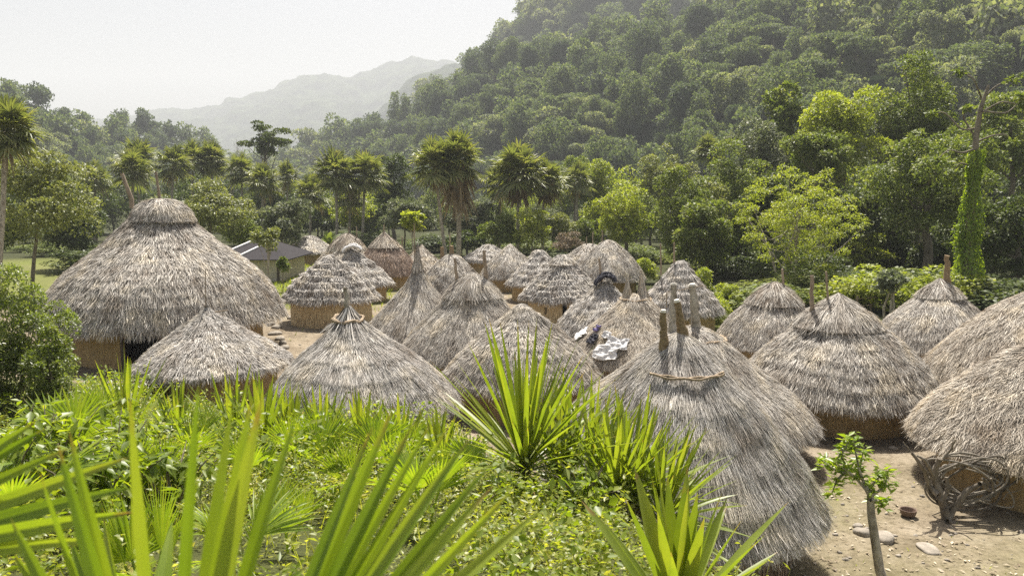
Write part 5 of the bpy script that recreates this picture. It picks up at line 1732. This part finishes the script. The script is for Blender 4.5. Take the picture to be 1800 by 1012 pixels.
# taller wiry stems with small leaves and pale flower heads rising out of it
mb = MB()
n = 2600
x = r.uniform(-15, 3.5, n); y = r.uniform(4.5, 20, n)
ok = (bank_s(x, y) > -0.4) & (np.abs(x) < y * 0.72)
x, y = x[ok], y[ok]; n = len(x)
b0 = np.stack([x, y, ground_z(x, y)], -1)
az = r.uniform(0, 6.283, n)
D = np.stack([np.cos(az) * 0.35, np.sin(az) * 0.35, 1 + 0 * az], -1)
ln = r.uniform(0.35, 0.95, n) * np.interp(x, [-4, 1], [1, 0.75])
V, F = blades(b0, D, ln, 0.010, 0.15, r, 4, 0.3, (1, .9, .7, .5, .2))
mb.add(V, F)
for k in range(9):
    f = r.uniform(0.35, 1.0, n)
    P = b0 + nrm(D) * (ln * f)[:, None] - np.array([0, 0, 1.0]) * (0.15 * ln * f ** 2)[:, None]
    a2 = r.uniform(0, 6.283, n)
    A = np.stack([np.cos(a2), np.sin(a2), r.uniform(-.3, .8, n)], -1)
    sz = r.uniform(0.035, 0.085, n)
    V, F = leaves(P, A, np.array([0, 0, 1.0]) + r.normal(0, .4, (n, 3)), sz, sz * 0.5)
    mb.add(V, F)
tag(mb.build('tall_weeds', M['cover']), kind='stuff')

# grass of the yard and the verges
r = rng(71)
n = 90000
x = r.uniform(-26, 26, n); y = r.uniform(12, 75, n)
gm = grass_mask(x, y)
ok = (r.uniform(0, 1, n) < gm * np.where(y > 30, 1.0, 0.45)) & ~((x > 9.5) & (y > 38)) & (bank_s(x, y) < -0.3) & (np.abs(x) < y * 0.72)
for h in HUTS.values():
    ok &= np.hypot(x - h['x'], y - h['y']) > h['R'] * 0.8
x, y = x[ok], y[ok]; n = len(x)
P = np.stack([x, y, ground_z(x, y)], -1)
az = r.uniform(0, 6.283, n)
D = np.stack([np.cos(az) * 0.5, np.sin(az) * 0.5, 1 + 0 * az], -1)
V, F = blades(P, D, r.uniform(0.06, 0.22, n) * np.interp(y, [12, 30, 45], [0.5, 1, 1.7]), np.interp(y, [12, 60], [0.012, 0.06]), 0.25, r, 2, 0.2, (1, .8, .05))
tag(MB().add(V, F).build('grass', M['lime']), kind='stuff')

# dry leaves and chips on the bare earth
n = 42000
x = r.uniform(-12, 13, n); y = 9.5 + r.uniform(0, 1, n) ** 1.6 * 30
ok = (bank_s(x, y) < 0) & (r.uniform(0, 1, n) < 0.35 + 0.65 * (noise(np.stack([x, y, 0 * x], -1), 2.5, 3, 33) > 0.05))
x, y = x[ok], y[ok]; n = len(x)
az = r.uniform(0, 6.283, n)
A = np.stack([np.cos(az), np.sin(az), r.uniform(0, 0.3, n)], -1)
sz = r.uniform(0.15, 1, n) ** 2 * 0.13
V, F = leaves(np.stack([x, y, ground_z(x, y) + 0.008], -1), A, np.array([0, 0, 1.0]) + r.normal(0, .3, (n, 3)), sz, sz * r.uniform(0.15, 0.5, n), 0.3)
tag(MB().add(V, F).build('leaf_litter', M['litter']), kind='stuff')

# pebbles of the bare earth
n = 2600
x = r.uniform(-10, 12, n); y = 9.5 + r.uniform(0, 1, n) ** 1.5 * 26
ok = bank_s(x, y) < -0.1
x, y = x[ok], y[ok]; n = len(x)
oc = np.array([(1, 0, 0), (0, 1, 0), (-1, 0, 0), (0, -1, 0), (0, 0, 1), (0.7, 0.7, 0.6), (-0.7, 0.6, 0.6), (-0.6, -0.7, 0.55), (0.7, -0.6, 0.6)], float)
of = np.array([(0, 5, 8), (5, 0, 1), (1, 6, 5), (6, 1, 2), (2, 7, 6), (7, 2, 3), (3, 8, 7), (8, 3, 0), (4, 5, 6), (4, 6, 7), (4, 7, 8), (4, 8, 5)])
sz = r.uniform(0.2, 1, n) ** 3 * 0.055 + 0.008
V = oc[None] * sz[:, None, None] * r.uniform(0.7, 1.3, (n, 9, 3)) * np.array([1, 0.85, 0.7]) + np.stack([x, y, ground_z(x, y)], -1)[:, None]
tag(MB().add(V.reshape(-1, 3), (np.arange(n)[:, None, None] * 9 + of).reshape(-1, 3)).build('pebbles', M['stone']), kind='stuff')

# ------------------------------------------------------------------ the palm right before the camera


def near_blades(mb, hub, tips, width, r, bend=0.03):
    """Long stiff segments of a fan leaf from its hub to each tip, three pleats wide."""
    for i, tip in enumerate(tips):
        k = 14
        s = np.linspace(0, 1, k)[:, None]
        ax = tip - hub
        C = hub + ax * s
        C = C + np.array([0.0, 0.35, -1.0]) * bend * np.linalg.norm(ax) * s ** 3 * r.uniform(0.3, 1.6)
        dv = nrm(ax[None])[0]
        side = np.cross(dv, np.array([0.0, -1.0, 0.35])); side /= np.linalg.norm(side)
        tw = r.uniform(-0.5, 0.5)
        nn = np.cross(side, dv)
        side = side * math.cos(tw) + nn * math.sin(tw)
        nn = np.cross(side, dv)
        w_ = width * r.uniform(0.8, 1.2) * np.interp(s[:, 0], [0, 0.2, 0.45, 0.7, 0.9, 1], [0.35, 0.75, 1.0, 0.85, 0.42, 0.02])
        offs = np.array([-0.5, -0.3, -0.12, 0.0, 0.12, 0.3, 0.5])
        zz = np.array([0.16, 0.07, 0.05, -0.03, 0.05, 0.07, 0.16])
        P = C[:, None] + side[None, None] * (w_[:, None] * offs[None])[..., None] + nn[None, None] * (w_[:, None] * zz[None])[..., None]
        mb.grid(P, along=np.repeat(s, 7, 1))


def near_palm(label, hub_px, tips, width, seed, foot):
    r = rng(seed)
    hub = at(*hub_px)
    base = np.array([foot[0], foot[1], gz(*foot)])
    t = thing('blurred_fan_palm', base, label, 'palm', 'fan palm leaves right before the camera')
    mb = MB()
    near_blades(mb, hub - base, [at(a, b, dd) - base for a, b, dd in tips], width, r)
    mb.build('leaf', M['fan'], t)
    m = (hub - base) * 0.55 + np.array([0, 0.08, 0])
    MB().tube([(0, 0, -.3), m * 0.5, m, hub - base], [0.016, 0.014, 0.012, 0.010], 7).build('stalk', M['fan'], t)
    return t


near_palm('blurred upright palm blades closest to the camera, bottom left', (300, 1480, 1.25), [(64, 812, 1.3), (92, 748, 1.32), (113, 728, 1.36), (226, 684, 1.3), (346, 660, 1.32), (404, 700, 1.45), (440, 690, 1.40), (460, 676, 1.36), (517, 700, 1.42), (15, 900, 1.3)], 0.032, 1, (-0.55, 1.3))
near_palm('blurred palm blades slanting up towards the tallest yucca, close to the camera', (400, 1400, 1.3), [(690, 705, 1.5), (728, 732, 1.5), (786, 742, 1.55), (800, 776, 1.45), (862, 800, 1.55), (868, 832, 1.45), (905, 842, 1.5), (950, 880, 1.5), (655, 735, 1.45), (755, 725, 1.55), (825, 760, 1.5)], 0.031, 2, (-0.45, 1.5))
near_palm('grey-green palm blades reaching in from the photo edge', (-330, 1010, 1.5), [(62, 736, 1.7), (78, 742, 1.75), (10, 720, 1.75), (225, 798, 1.7), (226, 845, 1.65), (232, 880, 1.6), (120, 775, 1.8), (180, 930, 1.6)], 0.036, 3, (-1.6, 1.6))
near_palm('arching palm blades low behind the upright blurred blades', (250, 1290, 1.8), [(20, 960, 1.9), (120, 935, 2.1), (300, 905, 2.2), (420, 950, 2.2), (540, 985, 2.1), (180, 900, 2.2)], 0.045, 4, (-0.75, 2.0))

# ------------------------------------------------------------------ the yard on the right
# pruned young tree
c = hit(1548, 1011) - np.array([0, 0.4, 0])
c[2] = gz(c[0], c[1])
t = thing('pruned_tree', c, 'small pruned tree with mottled trunk and bright leaf shoots, in the dirt yard', 'tree')
d = c[1]
L = lambda px, py, dd=0.0: at(px, py, d + dd) - c
r = rng(91)
mb = MB()
mb.tube([np.array([0, 0, -.3]), L(1546, 1000), L(1537, 940), L(1531, 900), L(1530, 868), L(1521, 855)], [0.085, 0.072, 0.066, 0.06, 0.052, 0.04], 10)
tw = []
for pts in (((1524, 862), (1505, 840), (1488, 826), (1470, 815)), ((1522, 858), (1512, 830), (1505, 800), (1500, 770)), ((1531, 872), (1550, 858), (1565, 838)), ((1488, 826), (1470, 845), (1462, 868)),
            ((1530, 878), (1545, 880), (1552, 885)), ((1505, 838), (1512, 815), (1518, 790)), ((1524, 862), (1540, 845), (1556, 822)), ((1488, 826), (1478, 800), (1492, 775)), ((1500, 836), (1460, 822), (1445, 808))):
    P = np.array([L(a, b, r.normal(0, 0.12)) for a, b in pts])
    mb.tube(P, np.linspace(0.028, 0.006, len(P)), 6)
    tw.append(P)
mb.build('trunk', M['palebark'], t)
lf = MB()
for P in tw:
    m = 58
    f = r.uniform(0.15, 1.08, m)
    k = len(P)
    Q = np.stack([np.interp(f, np.linspace(0, 1, k), P[:, i]) for i in range(3)], -1)
    a2 = r.uniform(0, 6.283, m)
    A = np.stack([np.cos(a2), np.sin(a2) * 0.8, r.uniform(-0.4, 0.7, m)], -1)
    Q = Q + r.normal(0, 0.045, Q.shape)
    sz = r.uniform(0.09, 0.19, m)
    V, F = leaves(Q, A, np.array([0, 0, 1.0]) + r.normal(0, .45, (m, 3)), sz, sz * 0.42)
    lf.add(V, F)
lf.build('leaves', M['fan'], t)

# dead forked stump and the coil of vines hung on it
c = hit(1664, 914)
d = c[1]
t = thing('dead_stump', c, 'gnarled dead forked stump holding up the coil of vines', 'stump')
mb = MB()
for pts, ra in ((((1664, 920), (1660, 890), (1650, 862), (1640, 835), (1652, 805)), 0.085), (((1664, 915), (1682, 885), (1700, 860), (1722, 850)), 0.075), (((1650, 870), (1632, 850), (1622, 820), (1602, 795)), 0.05),
                (((1640, 835), (1626, 808), (1612, 800)), 0.035), (((1645, 812), (1668, 795), (1680, 772)), 0.028), (((1722, 850), (1738, 852), (1728, 840)), 0.045), (((1652, 880), (1668, 862), (1664, 838)), 0.055), (((1722, 850), (1750, 868), (1742, 840)), 0.03),
                (((1640, 842), (1605, 800), (1588, 776)), 0.016), (((1664, 915), (1650, 925), (1630, 932)), 0.05), (((1664, 915), (1690, 922), (1702, 930)), 0.05)):
    P = np.array([at(a, b, d + r.normal(0, 0.07)) - c for a, b in pts])
    s = np.linspace(0, 1, 10)
    Q = np.stack([np.interp(s, np.linspace(0, 1, len(P)), P[:, i]) for i in range(3)], -1)
    Q[1:-1] = (Q[:-2] + 2 * Q[1:-1] + Q[2:]) / 4 + r.normal(0, 0.008, (8, 3))
    mb.tube(Q, ra * np.linspace(1.05, 0.55, 10) * r.uniform(0.88, 1.12, 10), 8)
mb.build('trunk', M['bark'], t)
cc = at(1704, 852, d + 0.12)
r = rng(97)
mb = MB()
for k in range(13):
    th = np.linspace(0, 2 * math.pi * r.uniform(0.6, 1.1), 50) + r.uniform(0, 6.28)
    ra, rb = r.uniform(0.48, 0.88) * 0.98, r.uniform(0.26, 0.52)
    ph = r.uniform(0, 6.28)
    yy = r.uniform(-0.25, 0.25) + 0.10 * np.sin(th + ph)
    sl = r.normal(0.05, 0.22)
    X = np.cos(th) * ra + r.normal(0.02, 0.09)
    Z = np.sin(th) * rb + r.normal(0.02, 0.05) - X * sl + 0.03 * np.sin(th * 3 + ph)
    mb.tube(np.stack([X, yy, Z], -1), r.uniform(0.014, 0.027), 6)
for q in range(7):
    a0 = r.uniform(-.7, .7, 3) * (1, .3, .45)
    a1 = a0 + r.uniform(-1, 1, 3) * (0.5, 0.2, 0.5)
    mb.tube([a0, (a0 + a1) / 2 + r.normal(0, .06, 3), a1], [0.012, 0.011, 0.008], 5)
ob = mb.build('vine_coil', M['vine'])
ob.location = tuple(cc)
tag(ob, 'tangled coil of thick grey vines hung on the dead stump', 'vines')


def bowl(px, py, rad, label):
    p = hit(px, py)
    th = np.linspace(0, 2 * math.pi, 28, endpoint=False)
    prof = [(0.0, 0.0), (0.62, 0.0), (0.9, 0.35), (1.0, 0.85), (1.04, 0.95), (0.96, 0.95), (0.9, 0.8), (0.8, 0.4), (0.55, 0.14), (0.0, 0.12)]
    P = np.stack([np.stack([np.cos(th) * a * rad, np.sin(th) * a * rad, 0 * th + b * rad], -1) for a, b in prof], 1)
    o = MB().grid(P, True).build('clay_bowl', M['clay'])
    o.location = tuple(p)
    return tag(o, label, 'bowl')


bowl(1596, 907, 0.15, 'small dark round bowl on the dirt between the pruned tree and the stump')


def stone(px, py, w, h, label, seed, name='stone', mat='stone', group=None, d=None):
    p = hit(px, py) if d is None else gpt(px, d)
    r2 = rng(7000 + seed)
    u = np.linspace(0, 2 * math.pi, 20, endpoint=False); v = np.linspace(-math.pi / 2, math.pi / 2, 11)
    U, W_ = np.meshgrid(u, v, indexing='ij')
    P = np.stack([np.cos(U) * np.cos(W_), np.sin(U) * np.cos(W_), np.sin(W_)], -1)
    k = 1 + 0.30 * noise(P + seed, 1.1, 3, seed % 30)
    P = P * k[..., None]
    P = np.sign(P) * np.abs(P) ** 0.8
    o = MB().grid(P * np.array([w, w * 0.75, h]), True).build(name, M[mat])
    o.location = (p[0], p[1], p[2] + h * 0.35)
    o.rotation_euler = (0, 0, r2.uniform(0, 3))
    return tag(o, label, 'stone', group)


stone(1516, 938, 0.17, 0.09, 'flat pale stone left of the pruned tree trunk', 1)
stone(1555, 948, 0.22, 0.09, 'broad flat stone right of the pruned tree trunk', 2)
stone(1632, 966, 0.24, 0.05, 'low flat stone embedded below the dead stump', 3)
stone(1572, 790, 0.12, 0.06, 'small pale stone in the shade before the hut with the overhanging cap', 4)
stone(1508, 926, 0.10, 0.05, 'small stone just above the flat pale stone', 5)
stone(469, 566, 0.28, 0.2, 'white block beside the temple eave', 6, 'white_block', 'white_cloth')
for i, (px, py, lb) in enumerate(((476, 572, 'stone next to the white block'), (487, 577, 'second stone from the white block in the path edge'), (492, 597, 'stone in the middle of the path edge by the temple'), (497, 605, 'dark flat stone in the path edge by the temple'), (500, 613, 'last stone of the path edge by the leaf-crowned hut'), (484, 588, 'small stone in the path edge, below the second stone'),
                                  (500, 556, 'stone at the foot of the cane wall'), (512, 560, 'second stone at the foot of the cane wall'), (492, 552, 'mossy stone between the white block and the cane wall'))):
    stone(px, py, 0.2 + 0.05 * (i % 3), 0.12, lb, 10 + i, group='stones of the path edge')

# rail fence beyond the huts
d = 40.0
a, b = gpt(1508, d), gpt(1556, d + 1)
t = thing('rail_fence', a, 'low two-rail wooden fence between the capped hut and the stout post hut', 'fence')
for k in range(2):
    MB().tube([np.array([-.1, 0, 0.45 + 0.38 * k]), b - a + np.array([.1, 0, 0.42 + 0.38 * k])], 0.035, 6).build('rail', M['wood'], t)
for k in range(3):
    p = (b - a) * k / 2
    MB().tube([p + (0, 0, -.2), p + (0, 0, 1.0)], 0.05, 6).build('post', M['wood'], t)
